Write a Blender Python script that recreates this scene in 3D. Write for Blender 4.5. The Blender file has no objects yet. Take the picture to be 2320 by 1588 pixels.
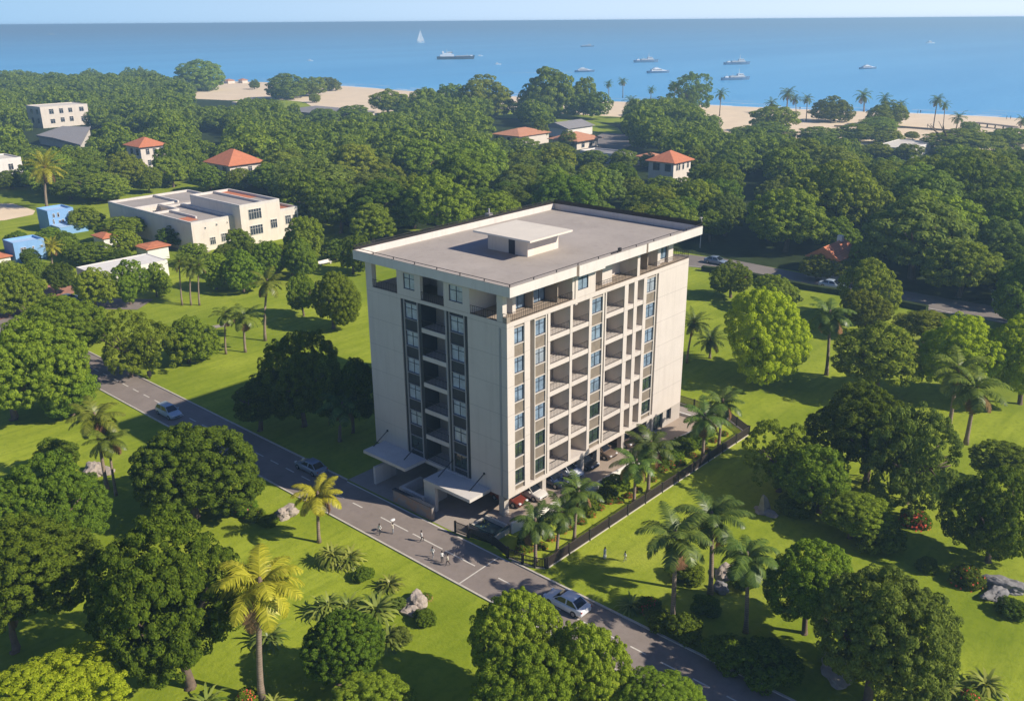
import bpy, bmesh, math, random
import numpy as np
from mathutils import Vector, Matrix, noise
random.seed(7)
PI = math.pi
sc = bpy.context.scene
COL = sc.collection
# ---------------------------------------------------------------- camera
F_, PITCH, ROLL, YAW = 2036.84, .3512, -.00785, .7290
CAM = Vector((-59.515, -53.786, 48.471))
_fw = Vector((math.cos(PITCH)*math.cos(YAW), math.cos(PITCH)*math.sin(YAW), -math.sin(PITCH)))
_r0 = Vector((math.sin(YAW), -math.cos(YAW), 0)); _u0 = _r0.cross(_fw)
_rt = math.cos(ROLL)*_r0 + math.sin(ROLL)*_u0
_up = -math.sin(ROLL)*_r0 + math.cos(ROLL)*_u0
cd = bpy.data.cameras.new("camera"); cam = bpy.data.objects.new("camera", cd); COL.objects.link(cam)
cd.sensor_width = 36; cd.lens = F_/2320*36; cd.clip_start = .5; cd.clip_end = 60000
cam.matrix_world = Matrix.Translation(CAM) @ Matrix((_rt, _up, -_fw)).transposed().to_4x4()
sc.camera = cam

def gp(px, py, z=0.):           # the point of the plane at height z seen at a photo pixel
    d = _fw + (px-1160)/F_*_rt - (py-794)/F_*_up
    t = (z-CAM.z)/d.z
    return CAM + t*d
def proj(P):
    d = Vector(P)-CAM
    q = d.dot(_fw)
    return 1160+F_*d.dot(_rt)/q, 794-F_*d.dot(_up)/q, q
def depth(P): return (Vector(P)-CAM).dot(_fw)

# ---------------------------------------------------------------- light, sky
SKYL = (5.0, 8.2, 11.8); SKYR = (10.6, 12.4, 14.8)
SUNV = Vector((-.56, 1.30, -1.)).normalized()
el = math.asin(-SUNV.z); az = math.atan2(-SUNV.x, -SUNV.y)
w = bpy.data.worlds.new("World"); sc.world = w; w.use_nodes = True
nt = w.node_tree; bg = nt.nodes["Background"]
sky = nt.nodes.new("ShaderNodeTexSky"); sky.sky_type = 'NISHITA'; sky.sun_disc = False
sky.sun_elevation = el; sky.sun_rotation = az; sky.altitude = 0; sky.air_density = 1.0; sky.dust_density = .2; sky.ozone_density = 2.2
# a clear blue haze band low on the horizon, whiter on the sunny side
tc = nt.nodes.new("ShaderNodeTexCoord"); sx = nt.nodes.new("ShaderNodeSeparateXYZ"); nt.links.new(tc.outputs['Generated'], sx.inputs[0])
def mnode(op, a, b=None, c=None):
    n = nt.nodes.new("ShaderNodeMath"); n.operation = op
    for i, v in enumerate((a, b, c)):
        if v is None: continue
        if isinstance(v, (int, float)): n.inputs[i].default_value = v
        else: nt.links.new(v, n.inputs[i])
    return n.outputs[0]
low = nt.nodes.new("ShaderNodeMapRange"); low.interpolation_type = 'SMOOTHSTEP'; nt.links.new(sx.outputs[2], low.inputs[0])
low.inputs[1].default_value = 0; low.inputs[2].default_value = .26; low.inputs[3].default_value = 1; low.inputs[4].default_value = 0
side_ = mnode('ADD', mnode('MULTIPLY', sx.outputs[0], .666), mnode('MULTIPLY', sx.outputs[1], -.746))
sr = nt.nodes.new("ShaderNodeValToRGB"); nt.links.new(mnode('MULTIPLY_ADD', side_, 1.0, .5), sr.inputs[0])
sr.color_ramp.elements[0].position = 0; sr.color_ramp.elements[0].color = (SKYL[0], SKYL[1], SKYL[2], 1)
sr.color_ramp.elements[1].position = 1; sr.color_ramp.elements[1].color = (SKYR[0], SKYR[1], SKYR[2], 1)
tint = nt.nodes.new("ShaderNodeMixRGB"); tint.blend_type = 'MULTIPLY'; tint.inputs[0].default_value = 1; tint.inputs[2].default_value = (.78, .87, 1.32, 1); nt.links.new(sky.outputs[0], tint.inputs[1])
mixs = nt.nodes.new("ShaderNodeMixRGB"); nt.links.new(low.outputs[0], mixs.inputs[0]); nt.links.new(tint.outputs[0], mixs.inputs[1]); nt.links.new(sr.outputs[0], mixs.inputs[2])
nt.links.new(mixs.outputs[0], bg.inputs[0]); bg.inputs[1].default_value = .06
ld = bpy.data.lights.new("sun", 'SUN'); ld.energy = 5.0; ld.angle = math.radians(.55); ld.color = (1, .915, .80)
lo = bpy.data.objects.new("sun", ld); COL.objects.link(lo); lo.location = (0, 0, 300)
lo.rotation_euler = SUNV.to_track_quat('-Z', 'Y').to_euler()
sc.view_settings.view_transform = 'Standard'; sc.view_settings.look = 'None'
sc.view_settings.exposure = .36; sc.view_settings.gamma = 1
cy = sc.cycles
cy.max_bounces = 6; cy.diffuse_bounces = 3; cy.glossy_bounces = 3; cy.transmission_bounces = 4; cy.volume_bounces = 0
cy.transparent_max_bounces = 6; cy.caustics_reflective = False; cy.caustics_refractive = False
cy.use_denoising = True; cy.sample_clamp_indirect = 6

# ---------------------------------------------------------------- materials
MATS = {}
def M(name, col, rough=.85, var=.12, scale=.6, bump=0., bscale=8., metal=0., spec=.35, coat=0., rand=0., lines=None, col2=None, thr=.5, detail=6, stretch=None, streak=0.):
    m = bpy.data.materials.new(name); m.use_nodes = True
    t = m.node_tree; N = t.nodes; L = t.links
    b = N["Principled BSDF"]
    b.inputs['Roughness'].default_value = rough; b.inputs['Metallic'].default_value = metal
    b.inputs['Specular IOR Level'].default_value = spec; b.inputs['Coat Weight'].default_value = coat
    g = N.new("ShaderNodeNewGeometry"); vec = g.outputs['Position']
    if stretch:
        mp = N.new("ShaderNodeMapping"); mp.inputs['Scale'].default_value = stretch[0]; mp.inputs['Rotation'].default_value = (0, 0, stretch[1])
        L.new(vec, mp.inputs[0]); vec = mp.outputs[0]
    n = N.new("ShaderNodeTexNoise"); n.inputs['Scale'].default_value = scale; n.inputs['Detail'].default_value = detail
    n.inputs['Roughness'].default_value = .62
    L.new(vec, n.inputs['Vector'])
    r = N.new("ShaderNodeValToRGB"); L.new(n.outputs[0], r.inputs[0])
    c = Vector(col); c2 = Vector(col2) if col2 else c
    r.color_ramp.elements[0].position = .3 if not col2 else thr-.12
    r.color_ramp.elements[1].position = .7 if not col2 else thr+.12
    r.color_ramp.elements[0].color = (*(c*(1-var)), 1); r.color_ramp.elements[1].color = (*(c2*(1+var)), 1)
    out = r.outputs[0]
    if rand:
        oi = N.new("ShaderNodeObjectInfo"); hs = N.new("ShaderNodeHueSaturation")
        mr = N.new("ShaderNodeMapRange"); mr.inputs[3].default_value = 1-rand; mr.inputs[4].default_value = 1+rand
        L.new(oi.outputs['Random'], mr.inputs[0]); L.new(mr.outputs[0], hs.inputs['Value']); L.new(out, hs.inputs['Color']); out = hs.outputs[0]
    if lines:                    # casting joints at a regular height
        z0, per, wd, dark = lines
        sx = N.new("ShaderNodeSeparateXYZ"); L.new(g.outputs['Position'], sx.inputs[0])
        a = N.new("ShaderNodeMath"); a.operation = 'SUBTRACT'; L.new(sx.outputs[2], a.inputs[0]); a.inputs[1].default_value = z0
        d = N.new("ShaderNodeMath"); d.operation = 'MODULO'; L.new(a.outputs[0], d.inputs[0]); d.inputs[1].default_value = per
        e = N.new("ShaderNodeMath"); e.operation = 'LESS_THAN'; L.new(d.outputs[0], e.inputs[0]); e.inputs[1].default_value = wd
        mx = N.new("ShaderNodeMixRGB"); mx.blend_type = 'MULTIPLY'; L.new(e.outputs[0], mx.inputs[0]); L.new(out, mx.inputs[1]); mx.inputs[2].default_value = (dark, dark, dark, 1)
        out = mx.outputs[0]
    if streak:
        mp3 = N.new("ShaderNodeMapping"); mp3.inputs['Scale'].default_value = (1.6, 1.6, .10); L.new(g.outputs['Position'], mp3.inputs[0])
        n3 = N.new("ShaderNodeTexNoise"); n3.inputs['Scale'].default_value = 1.; n3.inputs['Detail'].default_value = 7; n3.inputs['Roughness'].default_value = .7; L.new(mp3.outputs[0], n3.inputs['Vector'])
        r3 = N.new("ShaderNodeMapRange"); r3.inputs[1].default_value = .50; r3.inputs[2].default_value = .74; r3.inputs[4].default_value = streak; L.new(n3.outputs[0], r3.inputs[0])
        x3 = N.new("ShaderNodeMixRGB"); x3.blend_type = 'MULTIPLY'; x3.inputs[2].default_value = (.62, .58, .54, 1); L.new(r3.outputs[0], x3.inputs[0]); L.new(out, x3.inputs[1]); out = x3.outputs[0]
    L.new(out, b.inputs['Base Color'])
    if bump:
        n2 = N.new("ShaderNodeTexNoise"); n2.inputs['Scale'].default_value = bscale; n2.inputs['Detail'].default_value = 5
        L.new(vec, n2.inputs['Vector'])
        bp = N.new("ShaderNodeBump"); bp.inputs['Strength'].default_value = bump; bp.inputs['Distance'].default_value = .08
        L.new(n2.outputs[0], bp.inputs['Height']); L.new(bp.outputs[0], b.inputs['Normal'])
    MATS[name] = m
    return m
def leafmat(name, a, b2, trans=.30, rand=.2, hue=.015, gloss=.0):
    m = bpy.data.materials.new(name); m.use_nodes = True
    t = m.node_tree; N = t.nodes; L = t.links
    N.remove(N["Principled BSDF"]); o = N["Material Output"]
    g = N.new("ShaderNodeNewGeometry"); r = N.new("ShaderNodeValToRGB")
    L.new(g.outputs['Random Per Island'], r.inputs[0])
    r.color_ramp.elements[0].color = (*a, 1); r.color_ramp.elements[1].color = (*b2, 1)
    oi = N.new("ShaderNodeObjectInfo"); hs = N.new("ShaderNodeHueSaturation")
    mr = N.new("ShaderNodeMapRange"); mr.inputs[3].default_value = 1-rand; mr.inputs[4].default_value = 1+rand
    L.new(oi.outputs['Random'], mr.inputs[0]); L.new(mr.outputs[0], hs.inputs['Value'])
    mh = N.new("ShaderNodeMapRange"); mh.inputs[3].default_value = .5-hue; mh.inputs[4].default_value = .5+hue
    fr = N.new("ShaderNodeMath"); fr.operation = 'MULTIPLY'; fr.inputs[1].default_value = 7.31; L.new(oi.outputs['Random'], fr.inputs[0])
    f2 = N.new("ShaderNodeMath"); f2.operation = 'FRACT'; L.new(fr.outputs[0], f2.inputs[0])
    L.new(f2.outputs[0], mh.inputs[0]); L.new(mh.outputs[0], hs.inputs['Hue'])
    L.new(r.outputs[0], hs.inputs['Color'])
    d = N.new("ShaderNodeBsdfDiffuse"); tr = N.new("ShaderNodeBsdfTranslucent"); mx = N.new("ShaderNodeMixShader"); mx.inputs[0].default_value = trans
    L.new(hs.outputs[0], d.inputs[0])
    hv = N.new("ShaderNodeHueSaturation"); hv.inputs['Value'].default_value = 1.25; hv.inputs['Saturation'].default_value = 1.1
    L.new(hs.outputs[0], hv.inputs['Color']); L.new(hv.outputs[0], tr.inputs[0])
    L.new(d.outputs[0], mx.inputs[1]); L.new(tr.outputs[0], mx.inputs[2])
    gl = N.new("ShaderNodeBsdfGlossy"); gl.inputs['Roughness'].default_value = .42; m2 = N.new("ShaderNodeMixShader"); m2.inputs[0].default_value = gloss
    L.new(mx.outputs[0], m2.inputs[1]); L.new(gl.outputs[0], m2.inputs[2]); L.new(m2.outputs[0], o.inputs[0])
    MATS[name] = m
    return m
def glassy(name, col, rough=.08, var=.3, folds=0., spec=.6):
    m = M(name, col, rough=rough, var=var, scale=1.3, spec=spec, coat=.0)
    return m

def lawnmat():
    m = M('lawn', (.205, .272, .016), rough=.95, var=.12, scale=.045, col2=(.285, .330, .028), bump=.6, bscale=4, spec=.1, detail=12)
    t = m.node_tree; N = t.nodes; L = t.links; b = N["Principled BSDF"]
    g = N.new("ShaderNodeNewGeometry"); base = b.inputs['Base Color'].links[0].from_socket
    def layer(col, sc_, rot, lo, hi, fac, inp):       # mowing streaks, worn and dry spots, darker tufts
        mp = N.new("ShaderNodeMapping"); mp.inputs['Scale'].default_value = sc_; mp.inputs['Rotation'].default_value = (0, 0, rot); L.new(g.outputs['Position'], mp.inputs[0])
        n = N.new("ShaderNodeTexNoise"); n.inputs['Scale'].default_value = 1; n.inputs['Detail'].default_value = 5; L.new(mp.outputs[0], n.inputs['Vector'])
        r = N.new("ShaderNodeMapRange"); r.inputs[1].default_value = lo; r.inputs[2].default_value = hi; r.inputs[4].default_value = fac; L.new(n.outputs[0], r.inputs[0])
        x = N.new("ShaderNodeMixRGB"); x.inputs[2].default_value = (*col, 1); L.new(r.outputs[0], x.inputs[0]); L.new(inp, x.inputs[1]); return x.outputs[0]
    o = layer((.14, .20, .010), (.10, .9, 1), .5, .45, .75, .55, base)
    o = layer((.33, .36, .05), (.06, .25, 1), -.3, .55, .8, .5, o)
    o = layer((.10, .16, .008), (1.6, 1.6, 1), 0, .5, .8, .5, o)
    o = layer((.30, .26, .09), (.018, .022, 1), 0, .62, .8, .5, o)
    L.new(o, b.inputs['Base Color'])
lawnmat()
M('undergrowth', (.030, .045, .012), rough=.95, var=.35, scale=.25, bump=.6, bscale=1.5, spec=.1)
M('sand', (.78, .62, .42), rough=.95, var=.07, scale=.08, bump=.2, bscale=2, spec=.1)
M('asphalt', (.25, .208, .178), rough=.9, var=.13, scale=.35, bump=.15, bscale=30, spec=.2, detail=10, streak=.4)
M('asphalt_far', (.22, .19, .165), rough=.9, var=.12, scale=.2, spec=.2)
M('line_paint', (.62, .58, .50), rough=.8, var=.18, scale=6)
M('kerb', (.52, .47, .39), rough=.9, var=.12, scale=1.5)
M('paving', (.34, .29, .24), rough=.9, var=.12, scale=.7)
M('deck', (.36, .285, .215), rough=.9, var=.1, scale=.6)
M('render', (.59, .525, .455), rough=.9, var=.05, scale=.35, lines=(3.05, 3.03, .055, .74), bump=.05, bscale=6, detail=9, streak=.28)
M('render_white', (.62, .575, .515), rough=.9, var=.06, scale=.5, streak=.35)
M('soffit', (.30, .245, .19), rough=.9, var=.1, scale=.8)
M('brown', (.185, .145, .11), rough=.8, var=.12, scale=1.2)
M('spandrel', (.215, .175, .13), rough=.7, var=.15, scale=1.5)
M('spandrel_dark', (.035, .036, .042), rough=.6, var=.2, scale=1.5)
M('charcoal', (.035, .037, .042), rough=.55, var=.15, scale=1.)
M('trim', (.62, .56, .48), rough=.7, var=.05, scale=1.)
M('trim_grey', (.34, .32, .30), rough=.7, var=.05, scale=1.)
M('dark_frame', (.03, .035, .05), rough=.5, var=.1)
glassy('pane_sky_tint', (.185, .25, .315), rough=.12, var=.4)  # blue of the reflected sky put into the base colour of the glass
glassy('pane_curtain', (.30, .34, .37), rough=.15, var=.3)
glassy('pane_pale', (.42, .46, .50), rough=.15, var=.25)
glassy('pane_green', (.035, .055, .04), rough=.04, var=.6, spec=.9)
glassy('pane_dark', (.02, .025, .035), rough=.05, var=.3, spec=.8)
M('roof_felt', (.375, .33, .285), rough=.95, var=.12, scale=.16, detail=10, bump=.1, bscale=3, streak=.35)
M('roof_pale', (.66, .60, .50), rough=.9, var=.05, scale=.5)
M('iron', (.025, .022, .020), rough=.55, var=.15)
M('fence_slat', (.055, .042, .034), rough=.7, var=.2)
M('stain_wall', (.26, .25, .24), rough=.9, var=.1, scale=.9, col2=(.34, .19, .10), thr=.56)
M('pond', (.03, .06, .07), rough=.05, var=.3, spec=.8)
M('cream', (.68, .605, .51), rough=.9, var=.06, scale=.4, streak=.35)
M('white_wall', (.74, .70, .63), rough=.9, var=.05, scale=.5, streak=.35)
M('blue_wall', (.22, .40, .64), rough=.85, var=.06, scale=.6, streak=.35)
M('blue_roof', (.40, .56, .74), rough=.85, var=.06, scale=.6)
M('terracotta', (.54, .19, .09), rough=.85, var=.13, scale=1.2, lines=(0, .28, .06, .8))
M('terracotta_pale', (.52, .24, .13), rough=.85, var=.13, scale=1.2)
M('grey_roof', (.26, .245, .235), rough=.9, var=.08, scale=.6)
M('window_dark', (.035, .045, .06), rough=.15, var=.3, spec=.6)
M('bark', (.16, .115, .08), rough=.95, var=.25, scale=3, bump=.4, bscale=8)
M('palm_bark', (.27, .205, .15), rough=.95, var=.2, scale=2.5, lines=(0, .22, .05, .72))
M('rock', (.36, .30, .245), rough=.95, var=.22, scale=.9, bump=.7, bscale=2.5)
M('rock_grey', (.22, .21, .20), rough=.95, var=.22, scale=.9, bump=.7, bscale=2.5)
M('brick_bed', (.42, .20, .13), rough=.95, var=.2, scale=1.)
M('tyre', (.015, .015, .016), rough=.8, var=.1)
M('rim', (.35, .36, .38), rough=.3, metal=.8, var=.05)
M('car_glass', (.012, .016, .024), rough=.04, spec=.8, var=.1)
M('lamp_white', (.8, .8, .78), rough=.2, var=.02)
M('lamp_red', (.35, .02, .015), rough=.25, var=.05)
for n_, c_ in dict(white=(.74, .75, .77), silver=(.42, .50, .56), steel=(.20, .25, .31), maroon=(.17, .035, .02), bronze=(.16, .11, .075), navy=(.03, .05, .11), ivory=(.62, .57, .5), black=(.02, .022, .026)).items():
    M('paint_'+n_, c_, rough=.28, var=.03, coat=.7, spec=.5)
M('skin', (.20, .11, .07), rough=.6, var=.05); M('hair', (.015, .012, .011), rough=.6, var=.1)
M('cloth_white', (.74, .72, .68), rough=.9, var=.06); M('cloth_cream', (.62, .56, .44), rough=.9, var=.06)
M('cloth_dark', (.045, .045, .05), rough=.9, var=.1); M('cloth_grey', (.26, .27, .29), rough=.9, var=.1); M('shoe', (.2, .19, .18), rough=.7, var=.1)
M('hull_dark', (.035, .045, .065), rough=.5, var=.1); M('hull_white', (.74, .75, .75), rough=.45, var=.04)
M('hull_blue', (.12, .20, .30), rough=.5, var=.1); M('deck_grey', (.4, .42, .43), rough=.7, var=.1); M('sail', (.8, .79, .76), rough=.8, var=.03)
M('foam', (.72, .78, .80), rough=.9, var=.1, scale=.1)
M('flower_red', (.50, .075, .035), rough=.8, var=.3, scale=4, rand=.15); M('flower_pink', (.52, .13, .14), rough=.8, var=.3, scale=4)
leafmat('leaf_dark', (0.063, 0.106, 0.011), (0.171, 0.233, 0.021))
leafmat('leaf_mid', (0.102, 0.161, 0.014), (0.286, 0.366, 0.032))
leafmat('leaf_olive', (0.101, 0.148, 0.022), (0.239, 0.296, 0.050))
leafmat('leaf_yellow', (0.246, 0.333, 0.015), (0.517, 0.579, 0.037), trans=.38, rand=.08, hue=.006)
leafmat('leaf_wood', (0.093, 0.144, 0.016), (0.283, 0.333, 0.032), rand=.25, hue=.018)
leafmat('frond', (0.094, 0.132, 0.013), (0.259, 0.297, 0.037), trans=.35, rand=.15, gloss=.025)
leafmat('frond_gold', (.22, .225, .012), (.50, .455, .040), trans=.22, rand=.06, hue=.004, gloss=.02)
leafmat('frond_dark', (0.053, 0.100, 0.014), (0.159, 0.218, 0.035), trans=.3, gloss=.03)
leafmat('frond_dead', (.17, .10, .045), (.28, .17, .08), trans=.25)
leafmat('spike', (.10, .145, .016), (.34, .37, .07), trans=.25, rand=.15, gloss=.025)
leafmat('shrub_leaf', (0.073, 0.123, 0.012), (0.208, 0.288, 0.024))

# ---------------------------------------------------------------- objects
ORG = {}
def tag(o, label=None, cat=None, group=None, kind=None):
    if label: o['label'] = label
    if cat: o['category'] = cat
    if group: o['group'] = group
    if kind: o['kind'] = kind
    return o
def thing(name, label, cat, loc=(0, 0, 0), rz=0., group=None, kind=None, scale=None):
    o = bpy.data.objects.new(name, None); COL.objects.link(o)
    o.empty_display_size = .3; o.location = loc; o.rotation_euler = (0, 0, rz)
    if scale: o.scale = (scale,)*3
    ORG[o.name] = Vector((0, 0, 0))
    return tag(o, label, cat, group, kind)
def place_world(root):        # a thing whose parts are written in world coordinates
    ORG[root.name] = Vector(root.location)
    return root
def copy_tree(o, parent=None):
    c = o.copy(); COL.objects.link(c)
    if parent: c.parent = parent
    for ch in o.children: copy_tree(ch, c)
    return c

class MB:
    def __init__(s): s.v = []; s.f = []; s.m = []; s.mi = 0
    def add(s, vs, fs):
        b = len(s.v); s.v += [tuple(v) for v in vs]
        for f in fs: s.f.append([b+i for i in f]); s.m.append(s.mi)
        return s
    def box(s, x0, x1, y0, y1, z0, z1):
        if x1 < x0: x0, x1 = x1, x0
        if y1 < y0: y0, y1 = y1, y0
        return s.add([(x0,y0,z0),(x1,y0,z0),(x1,y1,z0),(x0,y1,z0),(x0,y0,z1),(x1,y0,z1),(x1,y1,z1),(x0,y1,z1)],
                     [(0,3,2,1),(4,5,6,7),(0,1,5,4),(1,2,6,5),(2,3,7,6),(3,0,4,7)])
    def fb(s, side, a0, a1, d0, d1, z0, z1):      # facade box: a along the facade, d inwards
        return s.box(a0, a1, d0, d1, z0, z1) if side == 'R' else s.box(d0, d1, a0, a1, z0, z1)
    def prism(s, poly, z0, z1):
        n = len(poly)
        return s.add([(p[0], p[1], z0) for p in poly]+[(p[0], p[1], z1) for p in poly],
                     [tuple(range(n))[::-1], tuple(range(n, 2*n))]+[(i, (i+1) % n, n+(i+1) % n, n+i) for i in range(n)])
    def sheet(s, poly, z): return s.add([(p[0], p[1], z) for p in poly], [tuple(range(len(poly)))])
    def tube(s, pts, rad, n=6, cap=True):
        pts = [Vector(p) for p in pts]; vs = []
        if not hasattr(rad, '__len__'): rad = [rad]*len(pts)
        for i, p in enumerate(pts):
            t = (pts[min(i+1, len(pts)-1)]-pts[max(i-1, 0)]).normalized()
            a = t.orthogonal().normalized() if abs(t.z) > .99 else t.cross(Vector((0, 0, 1))).normalized()
            if abs(t.z) > .99: a = Vector((1, 0, 0))
            b = t.cross(a)
            vs += [p+rad[i]*(math.cos(2*PI*k/n)*a+math.sin(2*PI*k/n)*b) for k in range(n)]
        fs = [(i*n+k, i*n+(k+1) % n, (i+1)*n+(k+1) % n, (i+1)*n+k) for i in range(len(pts)-1) for k in range(n)]
        if cap: fs += [tuple(range(n))[::-1], tuple((len(pts)-1)*n+k for k in range(n))]
        return s.add(vs, fs)
    def loft(s, rings, cap=True):
        n = len(rings[0]); vs = [p for r in rings for p in r]
        fs = [(i*n+k, i*n+(k+1) % n, (i+1)*n+(k+1) % n, (i+1)*n+k) for i in range(len(rings)-1) for k in range(n)]
        if cap: fs += [tuple(range(n))[::-1], tuple((len(rings)-1)*n+k for k in range(n))]
        return s.add(vs, fs)
    def build(s, name, mats, parent=None, smooth=False, loc=None):
        off = ORG.get(parent.name, Vector()) if parent else Vector()
        me = bpy.data.meshes.new(name)
        me.from_pydata([(v[0]-off.x, v[1]-off.y, v[2]-off.z) for v in s.v], [], s.f)
        for m in ([mats] if isinstance(mats, str) else mats): me.materials.append(MATS[m])
        me.polygons.foreach_set('material_index', s.m)
        if smooth: me.polygons.foreach_set('use_smooth', [True]*len(s.f))
        bm = bmesh.new(); bm.from_mesh(me); bmesh.ops.recalc_face_normals(bm, faces=bm.faces); bm.to_mesh(me); bm.free()
        o = bpy.data.objects.new(name, me); COL.objects.link(o)
        if parent: o.parent = parent
        if loc: o.location = loc
        ORG[o.name] = off
        return o
def struct(name, mb, mat, label=None):
    o = mb.build(name, mat); o['kind'] = 'structure'
    if label: o['label'] = label
    return o
def bars(mb, p0, p1, z0, z1, step, r=.014, rails=2, rr=.022):
    p0 = Vector(p0); p1 = Vector(p1); n = max(1, int((p1-p0).length/step))
    for i in range(n+1):
        q = p0.lerp(p1, i/n); mb.box(q.x-r, q.x+r, q.y-r, q.y+r, z0, z1)
    d = (p1-p0).normalized(); nn = Vector((-d.y, d.x))*rr
    for z in ([z1, z0+.08] if rails == 2 else [z1]):
        a, b = p0, p1
        mb.add([(a.x-nn.x, a.y-nn.y, z-rr), (b.x-nn.x, b.y-nn.y, z-rr), (b.x+nn.x, b.y+nn.y, z-rr), (a.x+nn.x, a.y+nn.y, z-rr),
                (a.x-nn.x, a.y-nn.y, z+rr), (b.x-nn.x, b.y-nn.y, z+rr), (b.x+nn.x, b.y+nn.y, z+rr), (a.x+nn.x, a.y+nn.y, z+rr)],
               [(0,3,2,1),(4,5,6,7),(0,1,5,4),(1,2,6,5),(2,3,7,6),(3,0,4,7)])
# ================================================================ the setting
def ribbon(pts, wd):
    pts = [Vector((p[0], p[1], 0)) for p in pts]; l, r = [], []
    for i, p in enumerate(pts):
        t = (pts[min(i+1, len(pts)-1)]-pts[max(i-1, 0)]).normalized(); n = Vector((-t.y, t.x, 0))*wd/2
        l.append(p+n); r.append(p-n)
    return l+r[::-1]
G2 = lambda *ps: [(gp(*p).x, gp(*p).y) for p in ps]
coast_px = [(-260, 181), (0, 184), (300, 190), (400, 186), (520, 185), (600, 187), (690, 192), (780, 196), (930, 207), (1100, 216), (1340, 229), (1500, 234), (1650, 241), (1850, 250), (2050, 257), (2200, 263), (2320, 269), (2600, 286)]
coast = G2(*coast_px)
a0, a1 = coast[0], coast[-1]
# ground: one sheet that ends at the coast; the sea takes over from there
gpoly = [(-160, -160), (-160, 900)] + [(a0[0]-800, a0[1]+150)] + coast + [(a1[0]+60, a1[1]-400), (380, -420)]
struct('lawn', MB().sheet(gpoly, 0.), 'lawn')
sm = MB(); 
SEA_FAR = 9500
sea_poly = coast + [(a1[0]+80, -1500), (SEA_FAR*.6, -SEA_FAR*.5), (SEA_FAR, 0), (SEA_FAR, SEA_FAR), (0, SEA_FAR*1.3), (-SEA_FAR*.35, SEA_FAR), (a0[0]-800, a0[1]+150)]
m = bpy.data.materials.new('sea'); m.use_nodes = True; t = m.node_tree; N = t.nodes; L = t.links; b = N["Principled BSDF"]
b.inputs['Base Color'].default_value = (.020, .125, .29, 1); b.inputs['Roughness'].default_value = .3; b.inputs['Specular IOR Level'].default_value = 1.0
g = N.new("ShaderNodeNewGeometry"); mp = N.new("ShaderNodeMapping"); mp.inputs['Rotation'].default_value = (0, 0, math.radians(47)); mp.inputs['Scale'].default_value = (.035, .12, 1)
L.new(g.outputs['Position'], mp.inputs[0])
n1 = N.new("ShaderNodeTexNoise"); n1.inputs['Scale'].default_value = 1.; n1.inputs['Detail'].default_value = 8; n1.inputs['Roughness'].default_value = .7; L.new(mp.outputs[0], n1.inputs['Vector'])
bp = N.new("ShaderNodeBump"); bp.inputs['Strength'].default_value = .55; bp.inputs['Distance'].default_value = 1.6; L.new(n1.outputs[0], bp.inputs['Height']); L.new(bp.outputs[0], b.inputs['Normal'])
mp2 = N.new("ShaderNodeMapping"); mp2.inputs['Rotation'].default_value = (0, 0, math.radians(47)); mp2.inputs['Scale'].default_value = (.0009, .0075, 1); L.new(g.outputs['Position'], mp2.inputs[0])
n2 = N.new("ShaderNodeTexNoise"); n2.inputs['Scale'].default_value = 1.; n2.inputs['Detail'].default_value = 6; L.new(mp2.outputs[0], n2.inputs['Vector'])
cr = N.new("ShaderNodeValToRGB"); cr.color_ramp.elements[0].position = .35; cr.color_ramp.elements[1].position = .68
cr.color_ramp.elements[0].color = (.085, .40, .70, 1); cr.color_ramp.elements[1].color = (.14, .51, .82, 1); L.new(n2.outputs[0], cr.inputs[0]); L.new(cr.outputs[0], b.inputs['Base Color'])
MATS['sea'] = m
struct('sea', MB().sheet(sea_poly, -.25), 'sea')
# beach: a band of sand along the coast, and the sand flats behind it
inner = [(-260, 186), (0, 188), (300, 193), (400, 190), (446, 225), (520, 228), (612, 224), (690, 232), (740, 262), (880, 262), (960, 240), (1100, 246), (1340, 262), (1560, 275), (1640, 300), (1760, 312), (1900, 325), (2060, 335), (2200, 340), (2320, 345), (2600, 370)]
bp_ = coast + G2(*inner)[::-1]
struct('beach', MB().sheet(bp_, .05), 'sand')
surf = MB()
for off, wd in ((2.0, 5.0), (11, 2.6), (24, 1.8), (40, 1.2)):
    for i in range(4, len(coast)-1):
        p, q = Vector((*coast[i], 0)), Vector((*coast[i+1], 0)); d = (q-p); n = Vector((-d.y, d.x, 0)).normalized()*-1
        if n.dot(Vector((1, .6, 0))) < 0: n = -n
        k = max(2, int(d.length/14))
        for j in range(k):
            if off > 5 and random.random() < .45: continue
            u, v = p+d*(j/k), p+d*((j+1.02)/k)
            o1 = off+1.6*math.sin(j*.9+i)+random.uniform(-.5, .5); o2 = off+1.6*math.sin((j+1)*.9+i)+random.uniform(-.5, .5); w_ = wd*random.uniform(.5, 1.2)
            surf.add([(u+n*(o1-w_/2)).to_tuple(), (v+n*(o2-w_/2)).to_tuple(), (v+n*(o2+w_/2)).to_tuple(), (u+n*(o1+w_/2)).to_tuple()], [(0, 1, 2, 3)])
surf.v = [(x, y, -.2) for x, y, z in surf.v]
tag(surf.build('surf', 'foam'), kind='stuff')
# woodland floor under the far trees
wood = G2((-620, 204), (380, 206), (600, 240), (700, 275), (900, 275), (1150, 268), (1340, 275), (1640, 305), (1780, 330), (2050, 340), (2700, 400), (2700, 815), (2290, 706), (2040, 662), (1800, 614), (1560, 574), (1200, 520), (800, 520), (700, 470), (450, 410), (120, 420), (-620, 460))
struct('woodland_floor', MB().sheet(wood, .03), 'undergrowth')
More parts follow.
